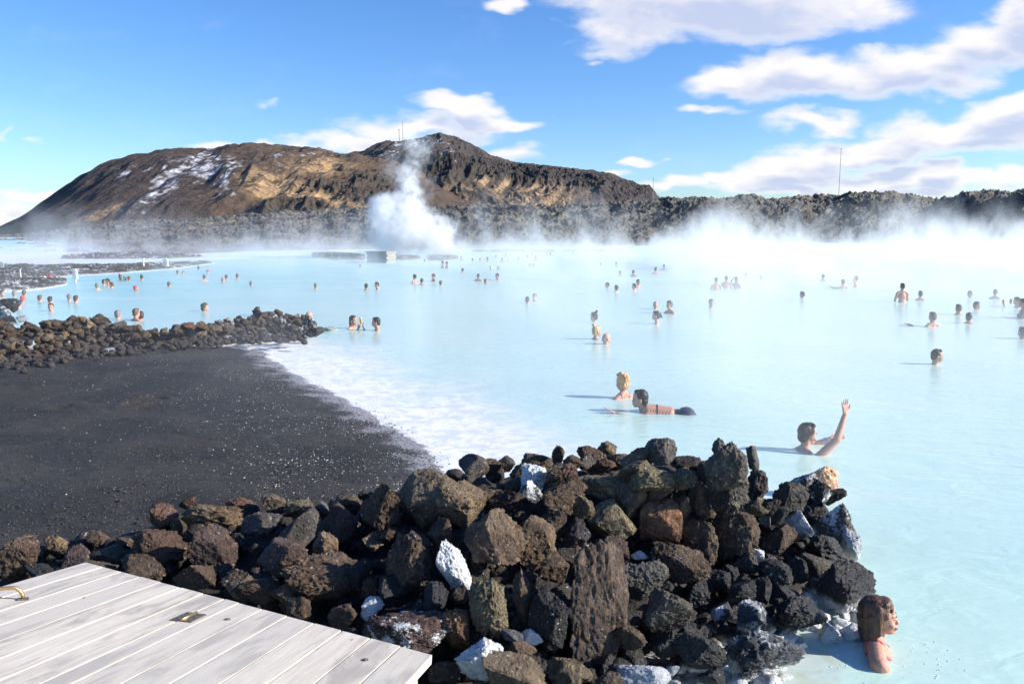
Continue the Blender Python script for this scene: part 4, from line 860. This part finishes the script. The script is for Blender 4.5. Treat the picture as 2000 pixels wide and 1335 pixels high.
def hand(W, d, side, spread=.22, curl=.0):
    """palm, four fingers of unequal length, thumb from the side of the palm"""
    W = np.array(W, float); d = np.array(d, float); d /= np.linalg.norm(d); side = np.array(side, float); side -= d * (side @ d); side /= np.linalg.norm(side); n = np.cross(d, side)
    P = []
    for q in np.linspace(0, 1, 5):
        for s in (-.026, -.009, .009, .026): P.append((W + d * (.012 + .07 * q) + side * s * (.7 + .4 * q), (.014, .014, .014)))
    for s, L in ((-.031, .060), (-.011, .076), (.010, .082), (.030, .072)):
        dirf = d + side * s * spread * 30; dirf /= np.linalg.norm(dirf); a = W + d * .080 + side * s * 1.12; b = a + dirf * L * .5 + n * curl * .01; e = a + dirf * L + n * curl * .04
        P += cap(a, b, .0098, .009) + cap(b, e, .009, .0075)
    a = W + d * .022 + side * .030; b = W + d * .055 + side * .062; P += cap(a, b, .012, .0105) + cap(b, b + d * .032 + side * .012, .0105, .0085)
    return P
# --- hair shapes
def H_short(g=1.0): return [((-.016, 0, .205), (.096 * g, .084 * g, .098 * g)), ((-.050, 0, .145), (.060, .071, .072)), ((.035, 0, .262), (.050, .062, .032))]
HAIR = {'short': lambda: H_short(), 'bun': lambda: H_short(1.0) + [((-.075, 0, .315), (.040, .040, .040)), ((-.055, 0, .285), (.035, .035, .03))],
        'long': lambda: H_short(1.02) + cap((-.055, 0, .14), (-.075, 0, -.02), .068, .05, (.8, 1.1, 1)), 'pony': lambda: H_short(1.0) + cap((-.10, 0, .22), (-.155, 0, .12), .035, .022),
        'curly': lambda: [((-.022, 0, .215), (.104, .094, .100)), ((.040, 0, .268), (.052, .066, .038)), ((-.055, 0, .145), (.068, .080, .082)), ((-.08, 0, .24), (.04, .06, .05)), ((.0, .03, .29), (.05, .04, .035))],
        'cap': lambda: [((-.010, 0, .215), (.101, .086, .094)), ((.03, 0, .245), (.06, .068, .045))]}
def hair_mesh(kind, voxel):
    me = union(HAIR[kind](), voxel, 3, 'cap' if kind == 'cap' else 'hair'); V = np.array([v.co[:] for v in me.vertices]); N = np.array([v.normal[:] for v in me.vertices])
    a = {'curly': .009, 'cap': .001}.get(kind, .004); f = 46 if kind == 'curly' else 30
    V += N * (gn(V * np.array([f, f, f * (.9 if kind == 'curly' else .35)]))[:, None] * a + gn(V * 85)[:, None] * a * .45); me.vertices.foreach_set('co', V.astype(np.float32).ravel()); me.update()
    me.materials.append(M_SUIT if kind == 'cap' else M_HAIR); return me
_H = {}
def get_hair(kind, fine=False):
    k = (kind, fine)
    if k not in _H: _H[k] = hair_mesh(kind, .006 if fine else .010)
    return _H[k]
_B = {}
def body(kind, fine=False):
    k = (kind, fine)
    if k in _B: return _B[k]
    v = .0055 if fine else .0095
    P = head()
    if kind == 'man': P += torso(.185, 1.1, neck=.060)
    elif kind == 'woman': P += torso(.160, .95, neck=.048)
    elif kind == 'man_arm_up':
        P += torso(.185, 1.1, False, .060) + arm((-.02, .2, -.11), (.03, .245, -.36), (.1, .2, -.45)) + arm((-.02, -.195, -.10), (.14, -.24, -.22), (.30, -.17, -.02)) + hand((.30, -.17, -.02), (.35, .1, 1), (.1, 1, 0), .05, 1)
    elif kind == 'man_arms_out':
        P += torso(.185, 1.1, False, .060) + arm((-.02, .2, -.11), (.18, .36, -.12), (.40, .34, -.06)) + arm((-.02, -.2, -.11), (.16, -.38, -.13), (.36, -.40, -.08)) + hand((.40, .34, -.06), (1, -.1, .1), (0, 1, 0)) + hand((.36, -.40, -.08), (1, .1, .1), (0, -1, 0))
    elif kind == 'woman_hand_head':
        P += torso(.160, .95, False, .048) + arm((-.02, .17, -.10), (.08, .27, .06), (.05, .14, .24)) + hand((.05, .14, .24), (-.5, -.6, .4), (1, 0, 0)) + arm((-.02, -.17, -.10), (.06, -.22, -.33), (.12, -.18, -.45))
    me = union(P, v, 4 if fine else 3, 'person'); me.materials.append(M_SKIN); _B[k] = me; return me
EYE = {}
def eye_mesh():
    if 'e' not in EYE:
        V, Fc = ico(2); EYE['e'] = mesh_np('eye', V * np.array([.0035, .0125, .0038]), Fc, M_EYE); EYE['b'] = mesh_np('eyebrow', V * np.array([.006, .019, .0035]), Fc, M_HAIR); EYE['m'] = mesh_np('lips', V * np.array([.006, .021, .006]), Fc, M_LIP)
    return EYE
def add_face(o, hair_rgb):
    E = eye_mesh()
    for s in (-1, 1):
        e = obj('eye', E['e'], o, (.0885, s * .030, .163)); e.rotation_euler = (0, 0, s * .35)
        b = obj('eyebrow', E['b'], o, (.0945, s * .031, .183)); b.rotation_euler = (0, 0, s * .35); b.color = tuple(hair_rgb) + (1,)
    obj('lips', E['m'], o, (.098, 0, .0945))
TOPZ = dict(short=.303, bun=.350, long=.303, pony=.303, curly=.318, cap=.307, bald=.291)
def sink(x, top, wl, hair, scale=1.0):
    b = onz(x, wl); s = axial(b) / F; hgt = (wl - top) * s / scale
    return b, float(np.clip(TOPZ[hair] - hgt, -.42, .05))
def person(x, top, wl, hair, hc, face, bodyk, label, fine=False, group='bathers in the lagoon', faced=False, scale=None):
    scale = scale or (.9 if wl < 600 else .97)
    b, w = sink(x, top, wl, hair, scale)
    o = obj('person', body(bodyk, fine), None, (b[0], b[1], -w * scale)); o.rotation_euler = (0, 0, math.radians(face)); o.scale = (scale,) * 3
    tag(o, label, 'person', group)
    rgb = HC[hc]
    if hair != 'bald':
        h = obj('swim_cap' if hair == 'cap' else 'hair', get_hair(hair, fine), o); h.color = tuple(q * random.uniform(.85, 1.15) for q in rgb) + (1,)
    if faced: add_face(o, HC['brown'] if hair in ('bald', 'cap') else rgb)
    return o
# x, top, waterline, hair, colour, facing (0 right, 90 away, 180 left, 270 to the camera), body, label or 0
PP = [
(715.5,553,566.5,'short','dark',95,'man',0),(736,550,565,'short','brown',200,'man','man with sunlit orange face beside a dark haired head, right of the far wall end'),(810,535,553.5,'short','brown',150,'man',0),(824,543,556,'short','brown',90,'man',0),(846.5,534,549,'short','dark',210,'man',0),(861,547,558.5,'short','lbrown',90,'woman',0),
(865,509,523.5,'short','dark',20,'man','left one of two dark haired men close together under the rock islet'),(872.5,510,523.5,'short','dark',200,'man','right one of two dark haired men close together under the rock islet'),(903.5,523,533,'short','brown',100,'man',0),(934.5,534,548.5,'short','lbrown',70,'man',0),(948.5,546,554,'short','dark',300,'man',0),(971,533,547,'short','dark',190,'man_arms_out',0),
(958.5,518,527,'short','white',90,'man',0),(973,520,528,'short','lbrown',230,'man',0),(1035,514,523,'short','brown',0,'man',0),(1041.5,514,523,'short','dark',180,'man',0),(981,503,512,'short','lbrown',90,'woman',0),(993,503,511,'bald','dark',270,'man',0),(988,494,502,'short','brown',90,'man',0),(968.5,498,504.5,'short','grey',90,'man',0),
(952,502,510,'short','brown',90,'woman',0),(938,503,510,'short','grey',60,'man',0),(923,504,510.5,'short','lbrown',90,'woman',0),(901,500,508.5,'short','grey',90,'man',0),(1013,502,510,'short','brown',90,'man',0),(1030,499,509,'short','lbrown',150,'woman',0),(1039,493,502,'short','brown',90,'man',0),(1046.5,499,509,'short','dark',60,'man',0),
(1068,493,500.5,'short','brown',300,'man',0),(1075,493,500,'short','lbrown',90,'woman',0),(1119,492,499,'short','brown',90,'man',0),(1137,490,498,'short','red',270,'woman',0),(1155,488,496,'short','brown',270,'man',0),(1147,489,497,'short','brown',90,'woman',0),(1173,513,520,'short','brown',90,'man',0),(1203.5,511,520.5,'short','dark',200,'man',0),
(1203,493,498.5,'short','dark',90,'man',0),(1213,493,498.5,'short','dark',90,'woman',0),(1220,493,498.5,'short','brown',90,'man',0),(1188,492,498,'bald','brown',90,'man',0),(1211,528,539,'short','brown',90,'man',0),(1237,527,539.5,'short','brown',70,'man',0),(1186,551,562.5,'short','dark',200,'man',0),(1203.5,556,570.5,'short','brown',120,'man',0),
(1030,578,593,'short','dark',90,'man','dark head seen from behind touching the shoulder of a sunlit man, mid lagoon'),(1044,572,588,'short','brown',250,'man','sunlit man facing the camera beside a dark head, mid lagoon'),(617,552,564,'short','grey',90,'man',0),(829,506,512,'short','dark',90,'man',0),(704,516,523,'short','grey',90,'woman',0),
(1160,605,628,'bun','dark',150,'woman','woman with dark hair in a top knot behind the pale blond bun woman'),(1165,631,662,'bun','blond',20,'woman','pink shouldered woman with blond hair bun beside the bald man'),(1184,651,671.5,'bald','brown',20,'man','bald man leaning forward beside the blond bun woman'),
(1280,588,603,'bald','white',90,'man','pale bald head behind the dark haired woman with low bun'),(1307,586,612,'short','lbrown',215,'woman','woman with bright lit shoulders facing left, long neck, beside the pale bald head'),(1281,606,632,'pony','dark',170,'woman','dark haired woman with a knot behind and bare shoulders below the bald head'),(1389,583,600.5,'short','dark',275,'man_arms_out','dark haired man with wide shoulders just above water facing the camera'),
(1398,541,566,'short','grey',95,'man','leftmost of three ghostly bathers standing close in thick mist'),(1418,538,564,'short','grey',80,'man','middle one of three ghostly bathers standing close in thick mist'),(1438,540,564,'long','grey',60,'woman_hand_head','rightmost of three ghostly bathers, arm lifted to the head, in mist'),(1456,532,545,'short','grey',90,'woman',0),(1486,538,550,'short','grey',90,'man',0),
(1280,520.5,535.5,'bun','brown',110,'woman',0),(1296.5,516,527,'short','dark',80,'man',0),(1246.5,545,562,'short','brown',300,'man','man with bare chest behind a dark head, left of the wide shouldered man'),(1238.5,553,568,'short','dark',160,'man','dark head in front of the bare chested man, left of the wide shouldered man'),
(1344,496,500.5,'short','grey',90,'man',0),(1391,492,496,'short','grey',90,'man',0),(1322,497,501,'short','grey',90,'man',0),(1566.5,568.5,583,'short','dark',130,'man',0),(1607,535,548,'short','dark',90,'woman',0),(1645.5,545,563.5,'short','dark',100,'man_arms_out','dark haired man with a raised hand beside the fair woman in mist'),(1671,538,560.5,'short','lbrown',150,'woman_hand_head','fair woman holding her arm up beside the dark haired man in mist'),
(1679,526,537,'short','grey',90,'man',0),(1797,567,586,'short','grey',95,'woman','grey head and neck just right of the tall standing bather'),(1893.5,567,581,'short','brown',200,'man',0),(1943,564,583,'pony','brown',60,'woman','woman with brown ponytail left of the drinkers at the right edge'),(1871,593,614,'short','lbrown',90,'man','man with ginger brown hair seen from behind, left of two dark heads'),(1907,588,604,'short','dark',340,'man',0),
(1892,609,631,'short','dark',40,'man','dark haired man with wide shoulders nearest under the right group'),(1820,608,637,'short','lbrown',110,'man_arms_out','brown haired man with white sunlit hand, right, above the swimmer'),(1985,579,600,'short','dark',170,'man_arm_up','dark haired drinker raising a glass at the right edge'),(1995,582,621,'long','brown',160,'woman','brown haired woman before the drinker, cut by the right edge'),
(1996,637,661,'short','grey',100,'man','greyish head and shoulders alone at the right edge below the drinkers'),
# left part of the lagoon
(5,567,582,'short','dark',330,'man_arms_out','dark haired man leaning on the flat rock at the left edge'),(48,569,578,'short','lbrown',90,'woman',0),(29,571,579,'short','grey',90,'man',0),(45,579,590,'short','red',90,'woman',0),(38,585,602,'short','dark',90,'man','dark head with wide pink shoulders at the far left'),(78.5,575.5,588,'short','lbrown',90,'woman',0),(98.5,578,592,'short','dark',90,'man',0),(100,592,607,'short','brown',290,'man','man facing the camera with lit forehead, left lagoon, nearest the far wall'),
(136,573,588,'short','grey',100,'man',0),(149,576,591,'short','brown',80,'man',0),(190,552,566,'short','grey',120,'man',0),(204,545,558,'short','brown',20,'woman',0),(211,543,559,'short','brown',200,'man',0),(218,550,562,'short','lbrown',180,'man',0),(235.5,534,548,'bun','lbrown',90,'woman',0),(244.5,539,548,'short','grey',90,'man',0),(252.5,539,548,'short','lbrown',90,'woman',0),
(277.5,535,548,'bun','brown',90,'woman',0),(265.5,560,568.5,'cap','pink',20,'woman','bather in a bright pink swim cap in the left lagoon'),(330.5,552,560,'short','lbrown',90,'man',0),(347,529,535,'short','brown',90,'man',0),(358,531,537,'short','brown',270,'man',0),(388,519,527,'bun','brown',90,'woman',0),(406,527,534,'cap','red',90,'woman','bather in a red pink cap by the far left shore, beyond the post'),(399,536,549,'short','brown',120,'man',0),
(436,541,553,'short','grey',60,'man',0),(442.5,536,547,'short','brown',90,'woman',0),(464,533,546,'bun','lbrown',90,'woman',0),(491,551,558.5,'short','grey',90,'man',0),(99,536,545,'cap','red',90,'woman','bather with a red cap by the white speckled left bank'),(87,540,546,'bald','brown',90,'man',0),(400.5,592.5,608,'curly','lbrown',20,'woman','woman with fair curly hair alone behind the far wall middle'),
(231,606,622,'short','grey',80,'man','grey haired head behind the far wall, left of the two close heads'),(267,601,626,'short','lbrown',60,'man','pink shouldered man with fair hair behind the far wall'),(274.5,607,624,'short','brown',150,'woman','brown head half behind the pink shouldered man at the far wall'),(503,598,616,'short','dark',80,'man','dark head rising right behind the far wall crest'),
(604,608,628,'bald','white',30,'man','bald man behind the white crusted end of the far wall')]
LANDW = [((745, 500), 'the white wooden box'), ((865, 503), 'the rock islet'), ((610, 640), 'the far wall end'), ((712, 640), 'the beer drinking couple'), ((1140, 492), 'the long low far bank'), ((1420, 560), 'the three ghostly bathers'), ((1760, 570), 'the tall standing bather'), ((1037, 583), 'the mid lagoon pair'), ((1170, 645), 'the blond bun woman'),
         ((148, 540), 'the white marker post'), ((265, 565), 'the pink swim cap'), ((100, 600), 'the man with lit forehead'), ((1975, 595), 'the right edge drinkers'), ((324, 516), 'the short louvred post'), ((1242, 560), 'the bare chested man'), ((960, 540), 'the man stretching his arms'), ((1658, 552), 'the raised hand pair')]
au = [i for i, p in enumerate(PP) if not p[7]]
HN = dict(dark='dark haired', brown='brown haired', lbrown='fair brown haired', blond='blond', grey='grey haired', white='white haired', red='red haired', pink='pink capped')
def adj(p): return ('bald' if p[3] == 'bald' else HN[p[4]]) + (' top knot' if p[3] == 'bun' else '')
def noun(a): return a + ' bather'
pl = make_labels([(PP[i][0], PP[i][2], adj(PP[i])) for i in au], LANDW, noun)
for i, l in zip(au, pl): PP[i] = PP[i][:7] + (l,)
for p in PP:
    near = p[2] > 598
    person(*p[:8], faced=(p[5] > 180 or p[5] < 60) and p[2] > 540)

# tall bather standing in the mist
b, w = sink(1760.5, 545, 590, 'short'); o = person(1760.5, 545, 590, 'short', 'dark', 95, 'man', 'tall bather standing waist deep in the mist, seen from behind')
# couple with beers
o = person(690, 615, 641, 'long', 'brown', 335, 'man_arm_up', 'man with wet dark hair holding up a beer, left of the couple', True, 'beer drinking couple', True)
o.rotation_euler = (0, 0, math.radians(330))
person(735, 618, 645, 'short', 'dark', 190, 'man_arm_up', 'short dark haired man with lit shoulders, right of the beer drinking couple', True, 'beer drinking couple', True)
m, t, fin = material('amber_beer'); fin((.85, .50, .12, 1), .15); M_BEER = m
m, t, fin = material('beer_foam'); fin((.85, .82, .75, 1), .8); M_FOAM = m
m, t, fin = material('clear_cup'); fin((.95, .95, .95, 1), .05, Transmission_Weight=1.0, IOR=1.2); M_CUP = m
def glass(x, y, wl, label, hgt=.15):
    b = onz(x, wl); s = axial(b) / F; z = (wl - y) * s
    root = empty('beer_glass', (b[0], b[1] + .02, z), label, 'glass')
    bm = bmesh.new(); tube_bm(bm, [(0, 0, 0), (0, 0, .01), (0, 0, hgt)], [.026, .030, .042], 16, False); bm.faces.new(bm.verts[:16]); bm_obj('cup', bm, M_CUP, root, True)
    bm = bmesh.new(); tube_bm(bm, [(0, 0, .004), (0, 0, hgt * .82)], [.027, .038], 16); bm_obj('beer', bm, M_BEER, root, True)
    bm = bmesh.new(); tube_bm(bm, [(0, 0, hgt * .825), (0, 0, hgt * .98)], [.038, .040], 16); bm_obj('foam', bm, M_FOAM, root, True)
glass(705, 633, 641, 'glass of pale beer raised between the couple by the far wall', .17)
glass(1960, 594, 598, 'glass of beer held over the water, left one at the right edge', .15)
glass(1974, 593, 600, 'glass of beer in the dark haired drinker hand at the right edge', .15)

# clothes cut from the body surface
def garment(o, name, keep, color, off=.004, mat=None):
    me = o.data; V = np.array([v.co[:] for v in me.vertices]); N = np.array([v.normal[:] for v in me.vertices]); k = keep(V)
    fs = [[v for v in p.vertices] for p in me.polygons if all(k[v] for v in p.vertices)]
    if not fs: return None
    ids = sorted({v for f in fs for v in f}); mp = {v: i for i, v in enumerate(ids)}
    bm = bmesh.new(); vv = [bm.verts.new(V[i] + N[i] * off) for i in ids]
    for f in fs:
        try: bm.faces.new([vv[mp[v]] for v in f])
        except ValueError: pass
    me2 = bpy.data.meshes.new(name); bm.to_mesh(me2); bm.free(); me2.materials.append(mat or M_SUIT); me2.polygons.foreach_set('use_smooth', [True] * len(me2.polygons))
    g = obj(name, me2, o); g.color = tuple(color) + (1,); return g
person(1829, 680, 711, 'short', 'dark', 345, 'man_arms_out', 'dark haired man swimming alone towards the right, lit face in profile', True, 'bathers in the lagoon', True)
# curly blond woman and the dark haired swimmer lying on her front
o = person(1215, 726, 776, 'curly', 'blond', 128, 'woman', 'woman with curly blond hair turned away beside the dark haired swimmer', True, 'pair of women before the foreground wall', True)
garment(o, 'swimsuit', lambda V: (np.abs(np.abs(V[:, 1]) - (.085 - .25 * np.clip(-.02 - V[:, 2], 0, .1))) < .008) & (V[:, 2] < .02) & (V[:, 2] > -.3) & (V[:, 0] < .05), (.03, .03, .04), .003)
def special(P, hair, hc, x, top, wl, face, label, group, voxel=.0055):
    me = union(P, voxel, 4, 'person'); me.materials.append(M_SKIN); b, w = sink(x, top, wl, hair)
    o = obj('person', me, None, (b[0], b[1], -w)); o.rotation_euler = (0, 0, math.radians(face)); tag(o, label, 'person', group)
    h = obj('hair', get_hair(hair, True), o); h.color = tuple(HC[hc]) + (1,); add_face(o, HC[hc]); return o
UP = .06
P = head() + [((c[0], c[1], c[2] + UP), r) for c, r in cap((-.10, 0, -.03), (-.38, 0, -.06), .09, .085, (1, 1.5, .9))] + cap((-.05, 0, -.0), (-.01, 0, .11), .055, .052) + cap((-.10, -.08, -.03), (-.38, -.07, -.07), .085, .08) + cap((-.10, .08, -.03), (-.38, .07, -.07), .085, .08) + cap((-.06, -.03, -.04), (-.08, -.17, -.08), .05, .05) + cap((-.06, .03, -.04), (-.08, .17, -.08), .05, .05) \
    + cap((-.38, 0, -.07), (-.55, .0, -.05), .10, .10, (1, 1.3, 1)) + [((-.60, .06, -.035), (.12, .09, .10)), ((-.60, -.06, -.035), (.12, .09, .10))] + cap((-.62, .07, -.06), (-1.0, .10, -.10), .08, .055) + cap((-1.0, .10, -.10), (-1.30, .12, -.14), .05, .032) + cap((-.62, -.07, -.11), (-1.0, -.10, -.2), .08, .055) \
    + arm((-.08, .17, -.04), (.12, .24, -.06), (.32, .16, .0)) + hand((.32, .16, .0), (1, -.1, .45), (0, 1, .2), .1) + arm((-.08, -.19, -.09), (.10, -.28, -.14), (.28, -.24, -.14))
o = special(P, 'short', 'dark', 1250, 758, 803, 172, 'dark haired woman floating on her front with bare back, one hand reaching left', 'pair of women before the foreground wall')
garment(o, 'swim_shorts', lambda V: (V[:, 0] < -.44) & (V[:, 0] > -.72), (.05, .06, .11), .005)
garment(o, 'bikini_strap', lambda V: (np.abs(V[:, 0] + .22) < .010) & (V[:, 0] > -.3), (.03, .03, .04), .004)
# the woman waving with a raised arm
wr = (.335, -.16, .41)
P = head() + torso(.165, .98, False, .050) + arm((-.02, -.175, -.09), (.21, -.22, .15), wr, (.052, .042, .027)) + hand(wr, (-.12, -.05, 1), (1, .25, 0), .16) \
    + arm((-.02, .17, -.09), (.21, .22, -.03), (.40, .16, .055)) + hand((.40, .16, .055), (1, -.1, .15), (0, 1, .25), .10)
o = special(P, 'short', 'brown', 1575, 822, 879, 12, 'brown haired woman raising one arm high with open hand in the lagoon', 'women in the nearer water')
garment(o, 'wristband', lambda V: (np.linalg.norm(V - np.array([.345, .18, .028]), axis=1) < .040) & (np.abs((V - np.array([.345, .18, .028])) @ np.array([.90, -.2, .4])) < .014), (.08, .35, .75), .005)
# fair haired bather behind the white patched rock
person(1613, 914, 968, 'curly', 'blond', 352, 'woman', 'fair haired bather looking right, half hidden by the white patched rock', True, 'women in the nearer water', True)

# the woman in the pink swimsuit, nearest
P = head() + [((c[0], c[1], c[2] + .03), r) for c, r in torso(.190, 1.0, False, .050) + arm((-.02, -.200, -.08), (-.05, -.255, -.36), (.10, -.16, -.45))] + arm((-.02, .20, -.055), (.06, .22, -.34), (.2, .1, -.4)) + [((.035, .06, -.27), (.085, .072, .075)), ((.035, -.06, -.27), (.085, .072, .075))]
me = union(P, .0045, 5, 'person'); me.materials.append(M_SKIN)
zt = .335; b = onz(1724, 1162, zt); w = .310 * .87 - zt
o = obj('person', me, None, (b[0], b[1], -w)); o.rotation_euler = (0, math.radians(-6), math.radians(-20)); o.scale = (.95, .97, .87); tag(o, 'woman with dark brown bob hair and pink swimsuit in the near water', 'person', 'women in the nearer water')
bob = [((-.016, 0, .205), (.101, .090, .103)), ((-.058, 0, .15), (.062, .080, .09)), ((.030, 0, .262), (.052, .066, .034)), ((.072, 0, .226), (.017, .050, .026))]
for s_ in (-1, 1): bob += cap((-.002, s_ * .070, .225), (-.012, s_ * .080, .085), .024, .019, (1.15, .8, 1)) + cap((-.034, s_ * .072, .19), (-.038, s_ * .080, .065), .030, .024, (1.25, .8, 1)) + cap((-.062, s_ * .05, .17), (-.070, s_ * .055, .055), .036, .030)
bob += cap((-.085, 0, .17), (-.090, 0, .055), .036, .028)
hm = union(bob, .0045, 4, 'hair'); V = np.array([v.co[:] for v in hm.vertices]); N = np.array([v.normal[:] for v in hm.vertices])
V += N * (gn(V * np.array([60, 60, 6]))[:, None] * .0014 + gn(V * np.array([190, 190, 10]) + 4)[:, None] * .0022); hm.vertices.foreach_set('co', V.astype(np.float32).ravel()); hm.update(); hm.materials.append(M_HAIR)
h = obj('hair', hm, o); h.color = (.10, .048, .028, 1)
bm = bmesh.new()                                              # loose wet strands at the tips
for k in range(70):
    a = random.uniform(math.radians(95), math.radians(265)); r0 = random.uniform(.95, 1.05); px_, py_ = .012 + -.0 + .098 * math.cos(a) * r0 - .02, .088 * math.sin(a) * r0
    tube_bm(bm, [(px_, py_, .10), (px_ * 1.03, py_ * 1.03, .055), (px_ * 1.02 + random.uniform(-.006, .006), py_ * 1.02 + random.uniform(-.006, .006), random.uniform(.015, .045))], [.004, .0032, .0006], 5)
g = bm_obj('hair_strand', bm, M_HAIR, o, True); g.color = (.060, .030, .022, 1)
add_face(o, (.09, .05, .035))
for ch in o.children:
    if ch.name.startswith('eye') and 'brow' not in ch.name: ch.scale = (.7, .85, .5); ch.location.x -= .002
    if ch.name.startswith('eyebrow'): ch.scale = (.6, .9, .6)
PINK = (.85, .06, .13)
def strap(V):
    y = np.abs(V[:, 1]); front = V[:, 0] > -.02
    V = V - np.array([0, 0, .03]); lim = np.where(front, .088 - .1 * np.clip(-V[:, 2] - .05, 0, .2), .085 - .28 * np.clip(-V[:, 2] - .03, 0, .25))
    return (np.abs(y - lim) < .0085) & (V[:, 2] < .03)
garment(o, 'swimsuit', lambda V: (strap(V) & (V[:, 2] > -.30)) | ((V[:, 2] < -.185 - .55 * np.clip(np.abs(V[:, 1]) * -1 + .05, 0, .05)) & (V[:, 2] > -.44) & (V[:, 0] > .015) & (np.abs(V[:, 1]) < .15)) | ((V[:, 2] < -.23) & (np.abs(V[:, 1]) < .14)), PINK, .004)
# droplets and splash beads round her shoulders
V0, F0 = ico(2); Vs = []; Fs = []; k = 0
for i in range(100):
    a = random.uniform(0, 6.28); r = random.gauss(.27, .07) if i < 110 else random.uniform(.35, .7); q = np.array([b[0] + r * math.cos(a) * 1.1 + .05, b[1] + r * math.sin(a) * .8 - .05, .002]); rr = random.uniform(.001, .0038)
    Vs.append(V0 * rr * np.array([1.3, 1.3, .6]) + q); Fs.append(F0 + k); k += len(V0)
m, t, fin = material('splash_water'); fin((.85, .90, .92, 1), .08, IOR=1.33)
tag(obj('splash', mesh_np('splash', np.vstack(Vs), np.vstack(Fs), m)), 'small splash beads in the water around the woman in pink', 'splash', kind='stuff')

# ---------------------------------------------------------------- steam
def volume_box(name, lo, hi, build, step, label):
    bm = bmesh.new(); bmesh.ops.create_cube(bm, size=1)
    for v in bm.verts: v.co = Vector([(a + b_) / 2 + v.co[i] * (b_ - a) for i, (a, b_) in enumerate(zip(lo, hi))])
    me = bpy.data.meshes.new(name); bm.to_mesh(me); bm.free()
    m = bpy.data.materials.new(name); m.use_nodes = True; nt = m.node_tree; nt.nodes.remove(nt.nodes['Principled BSDF']); t = NT(nt)
    pv = t.n('ShaderNodeVolumePrincipled'); pv.inputs['Color'].default_value = (.965, .97, .975, 1) if name == 'steam' else (1, 1, 1, 1); pv.inputs['Anisotropy'].default_value = .15
    nt.links.new(pv.outputs[0], nt.nodes['Material Output'].inputs['Volume'])
    t.put(pv.inputs['Density'], build(t)); m.cycles.volume_step_rate = step
    me.materials.append(m); o = obj(name, me); tag(o, label, 'steam', kind='stuff'); return o
def layer(t):
    P = t.pos(); x, y, z = t.xyz(P)
    az = t.m('DIVIDE', x, t.m('MAXIMUM', y, 1))                      # bearing across the lagoon
    n = t.noise(t.vm('MULTIPLY', P, (.11, .07, .10)), 1, 2, .5)
    w = t.noise(t.vm('MULTIPLY', t.vm('ADD', P, (0, 0, 0)), (.42, .30, .20)), 1, 4, .6, .6)
    right = t.mr(az, -.34, .30); bank = t.m('MULTIPLY', t.mr(y, 17, 36), t.mr(az, -.10, .24))
    top = t.m('ADD', .5, t.m('MULTIPLY', t.mr(y, 20, 75), t.m('MULTIPLY', t.mr(n, .35, .65), 6.6)))
    fall = t.mr(t.m('DIVIDE', z, top), 1.0, .05)
    ragged = t.mr(w, .40, .64); wisp = t.m('MULTIPLY', t.mr(w, .46, .68), t.mr(n, .40, .62))
    base = t.m('ADD', .020, t.m('ADD', t.m('MULTIPLY', right, .032), t.m('MULTIPLY', bank, .060)))
    base = t.m('ADD', base, t.m('MULTIPLY', t.mr(y, 36, 62), .018))
    low = t.m('MULTIPLY', t.m('MULTIPLY', t.m('POWER', 2.718, t.m('MULTIPLY', z, -.85)), t.mr(t.m('DIVIDE', z, t.m('ADD', .35, t.m('MULTIPLY', ragged, t.m('ADD', .6, t.m('MULTIPLY', t.mr(n, .35, .65), 2.6))))), 1.0, .35)), t.m('MULTIPLY', t.m('ADD', .4, ragged), t.mr(n, .36, .62, .35, 1.25)))
    return t.m('MULTIPLY', base, t.m('ADD', t.m('MULTIPLY', low, 1.2), t.m('MULTIPLY', t.m('MULTIPLY', fall, wisp), 1.5)))
volume_box('steam', (-62, 5.2, .01), (95, 118, 8.5), layer, .2, 'low steam drifting over the lagoon and up the lava field')
pc = onz(815, 503); s = axial(pc) / F
def pl_(x, y): return ((x - 815) * s, 0, (505 - y) * s)
def plume(t):
    P = t.vm('SUBTRACT', t.pos(), tuple(float(q) for q in pc)); 
    wn = t.n('ShaderNodeTexNoise'); t.put(wn.inputs['Vector'], t.vm('MULTIPLY', P, (1, 1, .8))); wn.inputs['Scale'].default_value = .55; wn.inputs['Detail'].default_value = 4; wn.inputs['Roughness'].default_value = .62
    Q = t.vm('ADD', P, t.vm('SCALE', t.vm('SUBTRACT', wn.outputs['Color'], (.5, .5, .5)), None, 4.2))
    def bl(x, y, rx, rz, k):
        c = pl_(x, y); d = t.vm('MULTIPLY', t.vm('SUBTRACT', Q, c), (1 / (rx * s), 1 / (rx * s * .9), 1 / (rz * s))); return t.m('MULTIPLY', t.mr(t.vm('LENGTH', d), 1.15, .45), k)
    acc = None
    for a in ((758, 418, 44, 42, 1.3), (770, 462, 54, 44, 1.2), (810, 455, 60, 50, 1.3), (850, 468, 50, 36, 1.4), (874, 488, 32, 20, 1.6), (800, 410, 38, 36, 1.1), (802, 375, 30, 38, .85), (806, 335, 28, 38, .6), (812, 296, 30, 32, .5), (835, 375, 26, 30, .16), (775, 345, 30, 34, .14), (830, 300, 26, 26, .12)):
        q = bl(*a); acc = q if acc is None else t.m('MAXIMUM', acc, q)
    fine = t.noise(P, 1.5, 5, .6, .4)
    return t.m('MULTIPLY', acc, t.mr(fine, .34, .62, .06, 1.3))
volume_box('steam_plume', (pc[0] - 6.2, pc[1] - 2.8, .02), (pc[0] + 6.0, pc[1] + 2.8, 265 * s), plume, .5, 'billowing white steam plume rising from the lagoon before the hills')
